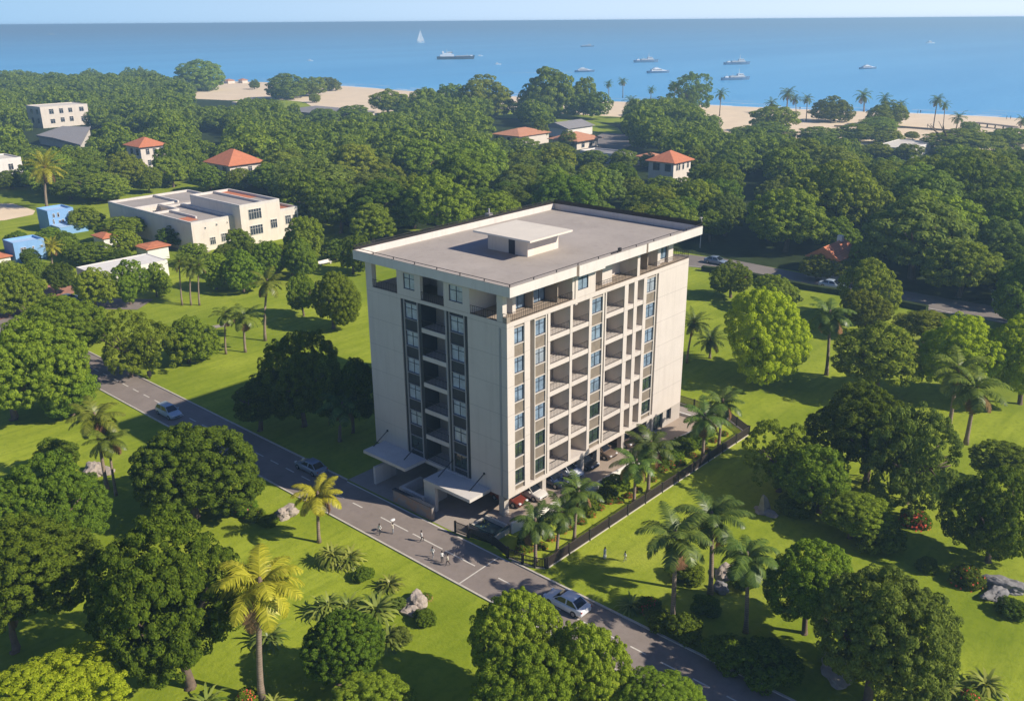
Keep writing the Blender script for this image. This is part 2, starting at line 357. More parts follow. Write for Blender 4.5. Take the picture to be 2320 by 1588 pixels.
# sandy and paved patches seen between the trees
struct('sports_court', MB().sheet(G2((-80, 505), (-80, 462), (30, 462), (80, 478), (75, 487), (10, 500)), .06), 'sand')
struct('lawn_patch', MB().sheet(G2((1255, 270), (1330, 272), (1400, 290), (1412, 305), (1370, 302), (1270, 285)), .07), 'lawn')
struct('parking_lot', MB().sheet(G2((1312, 330), (1368, 301), (1425, 306), (1440, 325), (1400, 345), (1318, 340)), .07), 'asphalt_far')
# road beside the tower
RX0, RX1 = -10.55, -4.75
struct('road', MB().sheet([(RX0, -120), (RX1, -120), (RX1, 140), (RX0, 140)], .012), 'asphalt')
kb = MB(); kb.box(RX0-.2, RX0, -120, 140, 0, .11); struct('kerb', kb, 'kerb')
kb = MB(); kb.box(RX1, RX1+.2, -120, -4.6, 0, .11).box(RX1, RX1+.2, 20.3, 140, 0, .11); struct('kerb', kb, 'kerb')
mk = MB()
def dash(y0, y1): mk.sheet([(-7.56, y0), (-7.42, y0), (-7.42, y1), (-7.56, y1)], .018)
dash(-2.4, 1.6); dash(2.0, 6.3); dash(7.0, 11.2)
for k in range(45): dash(14.2+3.05*k, 15.8+3.05*k)
for k in range(24): dash(-6.9-2.95*k, -5.4-2.95*k)
mk.sheet([(RX0+.05, -3.35), (RX1-.05, -3.15), (RX1-.05, -3.02), (RX0+.05, -3.22)], .018)
mk.sheet([(RX1-.22, 4), (RX1-.06, 4), (RX1-.06, 20), (RX1-.22, 20)], .018).sheet([(RX1-.22, -4.5), (RX1-.06, -4.5), (RX1-.06, 2.5), (RX1-.22, 2.5)], .018)
struct('road_markings', mk, 'line_paint')
# the other roads
far_road = [(gp(*p).x, gp(*p).y) for p in ((1300, 575), (1560, 590), (1640, 600), (1790, 630), (1900, 646), (2040, 674), (2150, 694), (2260, 712), (2420, 745))]
struct('far_road', MB().sheet(ribbon(far_road, 9.5), .05), 'asphalt_far')
struct('far_road_kerb', MB().prism(ribbon([(p[0]-4.0, p[1]-4.2) for p in far_road], .3), 0, .14), 'kerb')
side = [(gp(*p).x, gp(*p).y) for p in ((-90, 752), (20, 716), (110, 695), (200, 688), (330, 690))]
struct('side_street', MB().sheet(ribbon(side, 6.5), .05), 'asphalt')
struct('planting_bed', MB().sheet(G2((95, 668), (110, 645), (165, 648), (168, 665), (120, 674)), .06), 'brick_bed')
struct('planting_bed', MB().sheet(G2((0, 718), (60, 692), (85, 690), (60, 708), (0, 726)), .09), 'brick_bed')
struct('path', MB().sheet(ribbon(G2((462, 746), (520, 734)), 1.6), .03), 'paving')
struct('path', MB().sheet(ribbon(G2((330, 553), (470, 572)), 2.5), .03), 'paving')
# paved ground round the tower
struct('forecourt', MB().sheet([(-4.55, 1.9), (6, 1.9), (6, 20.3), (-4.55, 20.3)], .02), 'paving')

# ================================================================ the tower
W, D = 32.55, 20.43
Z0, FH = 3.05, 3.03
TB = place_world(thing('apartment_tower', 'eight storey beige concrete apartment tower with flat overhanging roof, standing on pillars beside the road', 'building', (16, 10, 0)))
def P(name, mb, mat, parent=None, **k): return mb.build(name, mat, parent or TB, **k)
ZT = 21.73
# solid walls
wl = MB()
for a, b_ in ((0, 1.05), (2.55, 3.38), (6.12, 6.48), (9.72, 10.12), (12.95, 13.4), (15.8, 16.02), (19.35, 20.05), (21.2, 21.85), (23.1, 23.7)):
    wl.box(a, b_, 0, 2.2, Z0, ZT)
wl.box(26.1, W, 0, D, 4.05, ZT)
# end wall with ground floor openings
for a, b_, za, zb in ((26.1, 26.5, .6, 4.05), (26.5, 28.6, 3.0, 4.05), (28.6, 29.4, .6, 4.05), (29.4, 30.5, 3.0, 4.05), (29.4, 30.5, .6, 1.5), (30.5, W, .6, 4.05)):
    wl.box(a, b_, 0, .5, za, zb)
wl.box(26.1, W, .5, D, .6, 4.05)
wl.box(0, 2.2, 2.2, 5.2, Z0, ZT); wl.box(0, 2.2, 15.0, D, Z0, ZT)
wl.box(.004, 2.2, 5.2, 15, 21.36, ZT-.003)
wl.box(1.05, 26.1, .004, 2.2, 21.23, ZT-.003)
wl.box(1.05, 26.1, .004, 2.2, Z0+.003, Z0+.5)
wl.box(.004, 2.2, 5.2, 15, Z0+.003, Z0+.42)
P('wall', wl, 'render')
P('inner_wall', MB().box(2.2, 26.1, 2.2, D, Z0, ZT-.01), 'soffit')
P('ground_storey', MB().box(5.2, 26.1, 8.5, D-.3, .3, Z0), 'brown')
P('corner_strip', MB().box(-.05, .28, -.05, .28, Z0+.05, ZT), 'render')
P('drain_pipe', MB().box(-.04, 0, .75, 1.0, Z0+.05, ZT-.6), 'trim_grey')
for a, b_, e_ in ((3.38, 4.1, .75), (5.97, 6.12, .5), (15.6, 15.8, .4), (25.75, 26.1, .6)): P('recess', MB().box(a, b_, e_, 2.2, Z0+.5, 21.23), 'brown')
for a, b_ in ((4.1, 4.2), (5.82, 5.97), (15.36, 15.6), (25.6, 25.75)): P('trim', MB().box(a, b_, .03, 2.2, Z0+.5, 21.23), 'trim')
for a, b_ in ((5.65, 5.8), (7.76, 7.86), (8.2, 8.4), (12.4, 12.55), (14.5, 14.6)): P('trim', MB().box(.03, 2.2, a, b_, Z0+.42, 21.36), 'trim_grey')
for a, b_ in ((5.2, 5.65), (7.86, 8.2), (11.95, 12.4), (14.6, 15.0)): P('mullion_panel', MB().box(.10, 2.2, a, b_, Z0+.42, 21.36), 'charcoal')
def window(side, a0, a1, z0, z1, d, pane, fm='dark_frame', parent=None, nv=1, tr_=True):
    f = MB(); t_ = .05
    for a, b_ in ((a0, a0+t_), (a1-t_, a1)): f.fb(side, a, b_, d-.02, d+.1, z0, z1)
    f.fb(side, a0+t_, a1-t_, d-.02, d+.1, z0, z0+t_); f.fb(side, a0+t_, a1-t_, d-.02, d+.1, z1-t_, z1)
    for i in range(nv):
        c = a0+(a1-a0)*(i+1)/(nv+1); f.fb(side, c-.025, c+.025, d, d+.1, z0+t_, z1-t_)
    if tr_:
        zt = z0+(z1-z0)*.68; f.fb(side, a0+t_, a1-t_, d-.005, d+.1, zt-.022, zt+.022)
    o = f.build('window', fm, parent or TB)
    p = MB().fb(side, a0+t_, a1-t_, d+.05, d+.09, z0+t_, z1-t_).build('pane', pane, o)
    return o
def wincol(side, a0, a1, zb, zt, sp, sill, pane_of, gap=.0):
    prev = zb
    for k in range(6):
        z0 = 4.15+FH*k; z1 = z0+1.66
        P('spandrel_panel', MB().fb(side, a0, a1, .17, .5, prev, z0-.06), sp)
        P('sill', MB().fb(side, a0, a1, .04, .5, z0-.06, z0), sill)
        window(side, a0, a1, z0, z1, .2, pane_of(k))
        P('sill', MB().fb(side, a0, a1, .06, .5, z1, z1+.06), sill)
        prev = z1+.06
    P('spandrel_panel', MB().fb(side, a0, a1, .17, .5, prev, zt), sp)
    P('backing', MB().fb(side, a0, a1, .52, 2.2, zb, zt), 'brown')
for i, (a, b_) in enumerate(((1.05, 2.55), (4.2, 5.82), (13.4, 15.36), (23.7, 25.6))):
    wincol('R', a, b_, Z0+.5, 21.23, 'spandrel', 'trim', lambda k, i=i: 'pane_green' if k < 2 else ('pane_curtain' if (k*3+i*2) % 7 == 0 else 'pane_sky_tint'))
for i, (a, b_) in enumerate(((5.8, 7.76), (12.55, 14.5))):
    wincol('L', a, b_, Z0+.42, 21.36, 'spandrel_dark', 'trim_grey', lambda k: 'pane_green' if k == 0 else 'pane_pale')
def balcony(side, a0, a1, k, rail=True, door=None, edge='render', depth=2.2, post=None):
    z = Z0+FH*k
    s = MB()
    if k > 0: s.fb(side, a0, a1, .05, depth, z+.02, z+.5)
    s.fb(side, a0, a1, .06, depth, z+.5, z+.515)
    o = P('balcony', s, edge)
    if rail:
        r = MB()
        if side == 'R': bars(r, (a0+.03, .14, 0), (a1-.03, .14, 0), z+.52, z+1.38, .24, r=.010, rr=.018)
        else: bars(r, (.14, a0+.03, 0), (.14, a1-.03, 0), z+.52, z+1.38, .2, r=.016, rr=.022)
        P('railing', r, 'iron', o)
    if door:
        f = MB(); g_ = MB()
        for (u, v) in door:
            f.fb(side, u, u+.07, depth-.06, depth-.005, z+.52, z+2.75); f.fb(side, v-.07, v, depth-.06, depth-.005, z+.52, z+2.75)
            f.fb(side, u+.07, v-.07, depth-.06, depth-.005, z+2.68, z+2.75)
            g_.fb(side, u+.07, v-.07, depth-.04, depth-.006, z+.53, z+2.68)
        d_ = P('door', f, 'dark_frame', o); P('pane', g_, 'pane_dark', d_)
    if post:
        P('post', MB().fb(side, post[0], post[1], depth-.5, depth-.002, z+.516, z+FH+.01), 'trim_grey' if side == 'L' else 'render', o)
    return o
for k in range(6):
    balcony('R', 6.48, 9.72, k, True, [(6.5, 7.6), (7.65, 8.2)])
    balcony('R', 10.12, 12.95, k, k > 0, None)
    balcony('R', 16.02, 19.35, k, True, [(16.1, 17.3)])
    balcony('R', 20.05, 21.2, k, False, None, depth=1.2)
    balcony('R', 21.85, 23.1, k, False, None, depth=1.2)
    balcony('L', 8.4, 11.95, k, True, [(9.0, 9.7)], post=(9.95, 10.25))
for a, b_ in ((20.05, 21.2), (21.85, 23.1)): P('blind', MB().box(a, b_, 1.2, 2.2, Z0+.5, 21.23), 'brown')
# penthouse storey
P('terrace_floor', MB().box(.03, W-.03, .03, D-.03, ZT-.002, ZT+.03), 'deck')
ph = MB(); zb, zt = ZT+.03, 24.6
ph.box(0, .6, 19.4, D, zb, zt); ph.box(.03, .62, .55, 1.3, zb, zt)
for (a, b_, c, d_) in ((11.85, 15.4, 12.7, 14.4), (4.85, 8.45, 5.8, 7.7)):
    ph.box(0, .4, a, c, zb, zt); ph.box(0, .4, d_, b_, zb, zt); ph.box(0, .4, c, d_, zb, 22.52); ph.box(0, .4, c, d_, 24.2, zt)
ph.box(.4, 4.6, 4.85, 5.0, zb, zt); ph.box(.4, 4.6, 15.25, 15.4, zb, zt)
ph.box(2.4, 2.6, 8.45, 11.85, zb, zt)
ph.box(4.6, 30.2, 2.4, 17.6, zb, zt)
ph.box(10.1, 10.5, .1, 2.4, zb, zt)
ph.box(10.5, 10.9, .0, .4, 21.1, zt); ph.box(12.65, 13.9, .0, .4, zb, zt); ph.box(10.9, 12.65, 0, .4, 21.76, 22.5); ph.box(10.9, 12.65, 0, .4, 24.22, zt)
ph.box(13.5, 13.9, .4, 2.4, zb, zt); ph.box(16.3, 18.1, .9, 2.4, zb, zt); ph.box(21.7, 22.2, .05, 2.4, zb, zt)
ph.box(26.9, 27.5, .8, 2.4, zb, zt); ph.box(29.2, 30.2, .8, 2.4, zb, zt); ph.box(27.5, 29.2, 1.2, 2.4, zb, zt)
ph.box(2.6, 3.1, 1.6, 2.4, zb, zt)
ph.box(31.6, W, 19.6, D, zb, zt)
P('penthouse_wall', ph, 'render')
window('L', 12.7, 14.4, 22.52, 24.2, .1, 'pane_pale'); window('L', 5.8, 7.7, 22.52, 24.2, .1, 'pane_pale')
window('R', 10.9, 12.65, 22.5, 24.22, .1, 'pane_sky_tint')
window('R', 27.5, 29.2, 22.3, 24.3, 1.1, 'pane_sky_tint')
for a, b_ in ((3.1, 5.1), (6.4, 8.2), (22.3, 24.6)): window('R', a, b_, zb+.05, 24.3, 2.2, 'pane_sky_tint')
window('R', 18.2, 19.2, zb+.05, 24.3, 2.2, 'pane_dark', nv=1, tr_=False)
for a, b_, e_ in ((8.3, 8.42, .6), (5.2, 5.3, 1.2), (24.8, 24.95, .8)): P('partition', MB().box(a, b_, e_, 2.38, zb, zt), 'soffit')
window('L', 9.9, 10.6, zb+.05, 23.9, 2.3, 'pane_dark', nv=0, tr_=False)
for p0, p1 in (((.06, .07), (10.08, .07)), ((13.95, .07), (21.68, .07)), ((22.22, .07), (W-.06, .07)), ((W-.06, .1), (W-.06, 19.5)), ((.07, .08), (.07, .53)), ((.07, 1.32), (.07, 4.83)), ((.07, 8.5), (.07, 11.8)), ((.07, 15.45), (.07, 19.35))):
    r = MB(); bars(r, (*p0, 0), (*p1, 0), zb+.02, zb+.85, .27, r=.012, rr=.02); P('railing', r, 'iron')
P('planter', MB().box(-.02, .5, -.02, .5, zb, zb+.55), 'soffit')
# roof
RZ = 24.80
rf = MB(); X0, X1, Y0, Y1 = -.65, 33.56, -1.0, 21.57
rf.box(X0, X1, Y0, Y1, 24.6, 24.74)
for q in ((X0, X1, Y0, Y0+.14), (X0, X1, Y1-.14, Y1), (X0, X0+.14, Y0+.14, Y1-.14), (X1-.14, X1, Y0+.14, Y1-.14)): rf.box(*q, 24.74, 25.56)
roof = P('roof', rf, 'render_white')
P('roof_surface', MB().box(X0+.14, X1-.14, Y0+.14, Y1-.14, 24.74, RZ), 'roof_felt', roof)
P('coping', MB().box(X0-.01, X0+.17, Y0-.01, Y1+.01, 25.56, 25.60).box(X0+.17, X1+.01, Y0-.01, Y0+.17, 25.56, 25.60), 'roof_felt', roof)
P('fascia_joint', MB().box(9.35, 9.75, Y0-.02, Y0, 24.55, 25.62).box(21.75, 22.05, Y0-.02, Y0, 24.55, 25.62), 'brown', roof)
P('fascia_drop', MB().box(9.8, 14.2, Y0+.01, Y0+.3, 24.42, 24.6), 'render_white', roof)
rr = MB()
def toprail(p0, p1, n, h=.28, r=.035):
    p0, p1 = Vector((*p0, 0)), Vector((*p1, 0))
    for i in range(n+1):
        q = p0.lerp(p1, i/n); rr.box(q.x-.035, q.x+.035, q.y-.035, q.y+.035, 25.56, 25.56+h)
    rr.tube([p0+Vector((0, 0, 25.56+h)), p1+Vector((0, 0, 25.56+h))], r, 4)
toprail((X0+.1, Y0+.1), (X0+.1, Y1-.1), 7); toprail((X0+.1, Y0+.1), (X1-.1, Y0+.1), 10)
toprail((X0+.1, Y1-.1), (X1-.1, Y1-.1), 12, .5, .045); toprail((X1-.1, Y0+.1), (X1-.1, Y1-.1), 8, .5, .045)
rr.box(X1-.13, X1-.09, Y0+.2, Y1-.2, 25.56, 26.0); rr.box(X0+.2, X1-.2, Y1-.13, Y1-.09, 25.56, 25.9)
P('roof_railing', rr, 'iron', roof)
P('floodlight', MB().box(17.0, 17.35, -.75, -.5, 25.56, 25.95).box(15.6, 16.9, -.7, -.6, 25.56, 25.66), 'iron', roof)
vq = gp(1108, 503, RZ)
P('vent', MB().box(vq.x-.35, vq.x+.35, vq.y-.35, vq.y+.35, RZ, 25.9).box(vq.x-.08, vq.x+.08, vq.y-.08, vq.y+.08, 25.9, 26.5), 'trim_grey', roof)
hut = P('stair_house', MB().box(11.4, 16.6, 7.2, 13.0, RZ, 26.85), 'cream')
P('stair_house_roof', MB().box(9.8, 16.95, 5.5, 13.7, 26.85, 27.05), 'roof_pale', hut)
P('door', MB().box(11.37, 11.4, 9.0, 9.9, RZ, 26.6), 'dark_frame', hut)
# pillars
for (x, y, s) in ((.35, .95, .36), (5.95, .55, .3), (12.6, .55, .3), (15.6, .55, .3), (20.4, .55, .3), (25.7, .55, .3), (1.2, 11.0, .3), (1.2, 19.6, .4), (5.95, 6.0, .3), (12.6, 6.0, .3)):
    P('pillar', MB().box(x-s, x+s, y-s, y+s, .3, Z0+.01), 'render')
# ground floor openings of the end wall
window('R', 26.5, 28.6, .95, 3.0, .3, 'pane_green', nv=2, tr_=False); window('R', 29.4, 30.5, 1.5, 3.0, .3, 'pane_dark', nv=1, tr_=False)
# entrance canopies with stay rods
def canopy(x0, x1, y0, y1, z, rods):
    c = P('canopy', MB().box(x0, x1, y0, y1, z-.35, z), 'render_white')
    for y in rods:
        P('stay_rod', MB().tube([(-.02, y, z+1.5), (x0+1.3, y+.5, z+.02)], .05, 6).box(-.1, 0, y-.1, y+.1, z+1.4, z+1.6), 'iron', c)
canopy(-3.1, -.01, 12.1, 19.0, 3.6, (13.2, 18.3)); canopy(-3.05, -.01, 2.5, 9.3, 3.35, (3.3, 7.9))
P('portal_wall', MB().box(-3.02, -.01, 8.95, 9.27, 0, 3.0).box(-3.04, -2.6, 7.6, 8.93, 0, 3.0), 'render_white')

# ---------------- things round the tower's foot
def wt(name, label, cat, mb, mat, **k): return tag(mb.build(name, mat), label, cat, **k)
POD = [(-.9, -1.1), (11.5, -2.45), (16.4, -2.6), (24.1, -2.95), (33.4, -3.8), (33.4, 20.3), (26.1, 20.3), (6, 20.3), (6, 3.4), (-.9, 2.2)]
struct('car_park', MB().prism(POD, 0, .9), 'deck')
rw = MB()
for (p, q) in zip(POD[:5], POD[1:6]):
    if q[1] > 10: q = (33.4, 3)
    d = (Vector(q)-Vector(p)).normalized(); n = Vector((d.y, -d.x))*.22
    rw.prism([p, (p[0]+n.x, p[1]+n.y), (q[0]+n.x, q[1]+n.y), q], 0, 1.22)
wt('retaining_wall', 'white retaining wall along the edge of the raised car park under the tower', 'wall', rw, 'white_wall')
sw = MB().box(-4.5, -4.15, 6.6, 12.6, 0, 1.5)
s_ = wt('boundary_wall', 'low grey wall with orange stains beside the road in front of the entrance', 'wall', sw, 'stain_wall')
MB().box(-4.56, -4.09, 6.54, 12.66, 1.5, 1.58).build('coping', 'dark_frame', s_)
wt('gate_wall', 'short pale wall beside the drive under the farther entrance canopy', 'wall', MB().box(-3.2, -.2, 17.0, 17.35, 0, 2.1), 'render_white')
wt('low_wall', 'L-shaped low pale wall between the two entrance canopies', 'wall', MB().box(-3.3, -.2, 12.6, 12.95, 0, 1.25).box(-3.3, -2.95, 9.3, 12.6, 0, 1.25), 'render_white')
pl_ = thing('pond_planter', 'square concrete planter with a glassy pool and plants at the tower corner', 'planter', (-2.2, .7, 0)); place_world(pl_)
MB().box(-3.5, -.95, -1.0, -.75, 0, .62).box(-3.5, -.95, 2.2, 2.45, 0, .62).box(-3.5, -3.25, -.75, 2.2, 0, .62).box(-1.2, -.95, -.75, 2.2, 0, .9).build('basin', 'kerb', pl_)
MB().box(-3.25, -1.2, -.75, 2.2, 0, .48).build('water', 'pond', pl_)
gl = MB().box(-3.42, -3.36, -.9, 2.3, .62, .95).box(-3.3, -1.0, -.92, -.86, .62, .95); gl.build('glass_edge', 'pond', pl_)
# fences
def fence(name, label, pts, h, step, panel_mat, post_r=.09, pick=.11, kerb_=True, group=None):
    f = thing(name, label, 'fence', (*pts[0], 0), group=group); place_world(f)
    for (p, q) in zip(pts, pts[1:]):
        p, q = Vector((*p, 0)), Vector((*q, 0)); n = max(1, round((q-p).length/step))
        for i in range(n):
            u, v = p.lerp(q, i/n), p.lerp(q, (i+1)/n)
            MB().box(u.x-post_r, u.x+post_r, u.y-post_r, u.y+post_r, 0, h+.1).build('post', 'iron', f)
            pm = MB(); bars(pm, u, v, .12, h, pick, r=.022, rr=.03); pm.build('panel', panel_mat, f)
        if kerb_:
            d = (q-p).normalized(); nn = Vector((d.y, -d.x, 0))*.14
            MB().prism([p-nn*.5+nn, q+nn*.5, q-nn*1.2, p-nn*1.2], 0, .1).build('plinth', 'kerb', f)
    e = pts[-1]; MB().box(e[0]-post_r, e[0]+post_r, e[1]-post_r, e[1]+post_r, 0, h+.1).build('post', 'iron', f)
    return f
fence('garden_fence', 'long dark slatted fence between the palm garden and the open lawn', [(-3.3, -7.85), (35.5, -8.25)], 1.15, 3.3, 'fence_slat', pick=.085)
fence('return_fence', 'dark railing fence at the far right end of the palm garden', [(35.5, -8.1), (38.2, -3.6), (38.4, 6)], 1.15, 2.6, 'fence_slat', pick=.1)
fence('curved_fence', 'short black railing curving round the front corner of the palm garden', [(-4.45, -3.9), (-4.3, -5.6), (-4.0, -6.9), (-3.45, -7.75)], 1.1, 1.5, 'iron', pick=.14)
fence('street_fence', 'black fence running beside the planter from the gate to the garden', [(-4.3, 1.5), (-3.75, -1.2), (-4.4, -3.75)], 1.1, 2.9, 'iron', pick=.09, kerb_=False)
fence('gate', 'black barred gate panel at the drive beside the planter', [(-4.5, 3.2), (-4.32, 1.65)], 1.25, 3, 'iron', pick=.13, kerb_=False)
struct('garden_path', MB().sheet([(33.5, -4.2), (37.6, -4.2), (38, 6), (33.5, 6)], .03), 'paving')
# ================================================================ vegetation
def npmesh(name, V, Fq, mats, mi=None, smooth=False):
    me = bpy.data.meshes.new(name)
    n, k = len(V), Fq.shape[1]
    me.vertices.add(n); me.vertices.foreach_set('co', np.asarray(V, np.float32).ravel())
    me.loops.add(Fq.size); me.loops.foreach_set('vertex_index', Fq.astype(np.int32).ravel())
    me.polygons.add(len(Fq)); me.polygons.foreach_set('loop_start', np.arange(0, Fq.size, k, dtype=np.int32))
    for m in mats: me.materials.append(MATS[m])
    if mi is not None: me.polygons.foreach_set('material_index', np.asarray(mi, np.int32))
    if smooth: me.polygons.foreach_set('use_smooth', np.ones(len(Fq), bool))
    me.update(calc_edges=True); me.validate()
    return me
def unit(a): return a/np.maximum(np.linalg.norm(a, axis=-1, keepdims=True), 1e-9)
def leaf_quads(P, Nn, L, Wd, rng):
    t = unit(np.cross(Nn, unit(rng.normal(size=P.shape)))); b = np.cross(Nn, t)
    L = np.asarray(L)[..., None]; Wd = np.asarray(Wd)[..., None]
    V = np.stack([P-t*L, P+b*Wd, P+t*L, P-b*Wd], 1).reshape(-1, 3)
    return V, np.arange(len(V)).reshape(-1, 4)
def crown_arrays(seed, ncl, nleaf, ls, lobes=8, rc=.125, low=-.45, up=.22, spread=.52, layered=0., jit=.6):
    rng = np.random.default_rng(seed)
    C, R = [], []
    for i in range(lobes):
        a = i*2.399+rng.uniform(-.4, .4); e = rng.uniform(-.25, .9); s = spread*rng.uniform(.75, 1.12)
        C.append([s*math.cos(a)*math.cos(e), s*math.sin(a)*math.cos(e), s*math.sin(e)*.9]); R.append(rng.uniform(.34, .52))
    C.append([0, 0, .28]); R.append(.55)
    C, R = np.array(C), np.array(R)
    n = ncl*14; k = rng.choice(len(C), n, p=R**2/(R**2).sum()); d = unit(rng.normal(size=(n, 3)))
    p = C[k]+d*R[k][:, None]*rng.uniform(.80, 1.12, (n, 1))
    dist = np.linalg.norm(p[:, None]-C[None], axis=2)/R[None]; dist[np.arange(n), k] = 9
    ok = (dist.min(1) > .93) & (p[:, 2] > low+rng.uniform(-.08, .08, n))
    p, d = p[ok], d[ok]
    keep = []                                   # spaced clumps
    for i in range(len(p)):
        if len(keep) >= ncl: break
        if not keep or np.min(np.linalg.norm(p[keep]-p[i], axis=1)) > rc*.98: keep.append(i)
    p, d = p[keep], d[keep]
    m = len(p); r = rc*rng.uniform(.6, 1.38, m)
    q = unit(rng.normal(size=(m, nleaf, 3))+.62*d[:, None]+np.array([0, 0, .3]))
    sq = np.array([1, 1, .72-.3*layered])
    pos = p[:, None]+q*sq*r[:, None, None]*rng.uniform(.80, 1.05, (m, nleaf, 1))
    Nn = unit(q+np.array([0, 0, up])+rng.normal(size=q.shape)*jit*.52)
    pos, Nn = pos.reshape(-1, 3), Nn.reshape(-1, 3)
    ni = len(pos)//14                            # loose leaves inside, so that the crown is not hollow
    pin = unit(rng.normal(size=(ni, 3)))*rng.uniform(.15, .62, (ni, 1))*np.array([1, 1, .8])+np.array([0, 0, .08])
    pos = np.vstack([pos, pin]); Nn = np.vstack([Nn, unit(rng.normal(size=(ni, 3)))])
    s = ls*rng.uniform(.7, 1.3, len(pos)); s[-ni:] *= 2.0
    V, Fq = leaf_quads(pos, Nn, s, s*.58, rng)
    xy = np.percentile(np.abs(V[:, :2]), 99.6); V[:, :2] /= xy
    lo, hi = np.percentile(V[:, 2], .3), np.percentile(V[:, 2], 99.8); V[:, 2] = (V[:, 2]-lo)/(hi-lo)
    return V, Fq
CROWN = {}
def crown_mesh(kind, var, matn):
    key = (kind, var, matn)
    if key not in CROWN:
        par = dict(fine=dict(ncl=560, nleaf=130, ls=.0175, rc=.078, lobes=9), mid=dict(ncl=300, nleaf=100, ls=.026, rc=.105, lobes=8),
                   coarse=dict(ncl=120, nleaf=90, ls=.040, rc=.155, lobes=7), layer=dict(ncl=150, nleaf=100, ls=.034, rc=.15, lobes=8, layered=.7, up=.5, low=-.25),
                   shrub=dict(ncl=110, nleaf=70, ls=.05, rc=.17, lobes=6, low=-.3), open=dict(ncl=230, nleaf=110, ls=.021, rc=.085, lobes=12, spread=.66, low=-.3))[kind]
        base = (kind, var, None)
        if base not in CROWN: CROWN[base] = crown_arrays(hash(kind) % 1 + sum(map(ord, kind))*13+var, **par)
        V, Fq = CROWN[base]
        CROWN[key] = npmesh('crown', V, Fq, [matn])
    return CROWN[key]
TRUNK = {}
def trunk_mesh(var, forked=False):              # unit tree: limbs fan out towards the edge of a crown of radius 1
    key = (var, forked)
    if key not in TRUNK:
        rng = random.Random(var*7+forked); mb = MB()
        split = .30 if forked else .48
        mb.tube([(0, 0, -.02), (.01, 0, .03), (rng.uniform(-.04, .04), rng.uniform(-.04, .04), split*.6), (rng.uniform(-.05, .05), 0, split)], [.115, .075, .060, .055], 8)
        for i in range(3 if forked else 5):
            a = i*2*PI/(3 if forked else 5)+rng.uniform(-.5, .5); l = rng.uniform(.55, .85); top = rng.uniform(.7, .95)
            mb.tube([(0, 0, split*.88), (l*.32*math.cos(a), l*.32*math.sin(a), split+.18*(top-split)+.08), (l*.72*math.cos(a), l*.72*math.sin(a), split+.68*(top-split)), (l*math.cos(a), l*math.sin(a), top)], [.048, .036, .022, .008], 6)
            for j in range(2):
                a2 = a+rng.uniform(-.8, .8); mb.tube([(l*.5*math.cos(a), l*.5*math.sin(a), split+.45*(top-split)), ((l*.5+.3)*math.cos(a2), (l*.5+.3)*math.sin(a2), min(.98, top+rng.uniform(-.1, .1)))], [.022, .006], 5)
        me = mb.build('trunk', 'bark', smooth=True); TRUNK[key] = me.data; bpy.data.objects.remove(me)
    return TRUNK[key]
NTREE = [0]
def tree_at(g, R, hb, H, kind, var, matn, label, name='tree', group=None, offs=(0, 0), forked=False, sy=1.):
    """g: foot; R: crown radius; hb: height of the crown's underside; H: crown height"""
    t = thing(name, label, 'tree', g, group=group)
    rz = random.uniform(0, 2*PI)
    c = bpy.data.objects.new('crown', crown_mesh(kind, var, matn)); COL.objects.link(c); c.parent = t
    c.location = (offs[0], offs[1], hb); c.scale = (R, R*sy, H); c.rotation_euler = (0, 0, rz)
    k = bpy.data.objects.new('trunk', trunk_mesh(var % 4, forked)); COL.objects.link(k); k.parent = t
    k.scale = (R*.92, R*.92, hb+H*.62); k.rotation_euler = (0, 0, rz)
    if offs[0] or offs[1]:
        # lean the limbs under an off-centre crown
        k.matrix_basis = Matrix.Rotation(0, 4, 'Z') @ Matrix(((R*.92, 0, offs[0]*.9, 0), (0, R*.92, offs[1]*.9, 0), (0, 0, hb+H*.62, 0), (0, 0, 0, 1)))
    NTREE[0] += 1
    return t
def vsolve(g, py):              # height above g of what shows at photo row py
    lo, hi = -30., 90.
    for _ in range(40):
        m_ = (lo+hi)/2
        if proj((g.x, g.y, m_))[1] > py: lo = m_
        else: hi = m_
    return lo
def T(bx, by, x0, x1, y0, y1, kind, var, matn, label, name='tree', group=None, forked=False):
    g = gp(bx, by); d = depth(g); mpx = d/F_
    R = (x1-x0)/2*mpx
    zc = vsolve(g, (y0+y1)/2)
    dep = math.atan2(CAM.z-zc, math.hypot(g.x-CAM.x, g.y-CAM.y))
    half = (y1-y0)/2*mpx
    a2 = (half*half-(R*math.sin(dep))**2)/math.cos(dep)**2
    a = max(.36*R, math.sqrt(a2) if a2 > 0 else 0); a = min(a, 1.25*R)
    qx, _, qd = proj((g.x, g.y, zc)); off = _rt*((x0+x1)/2-qx)*qd/F_
    hb = max(.6, zc-a); H = zc+a-hb
    return tree_at(g, R, hb, H, kind, var, matn, label, name, group, (off.x, off.y), forked)

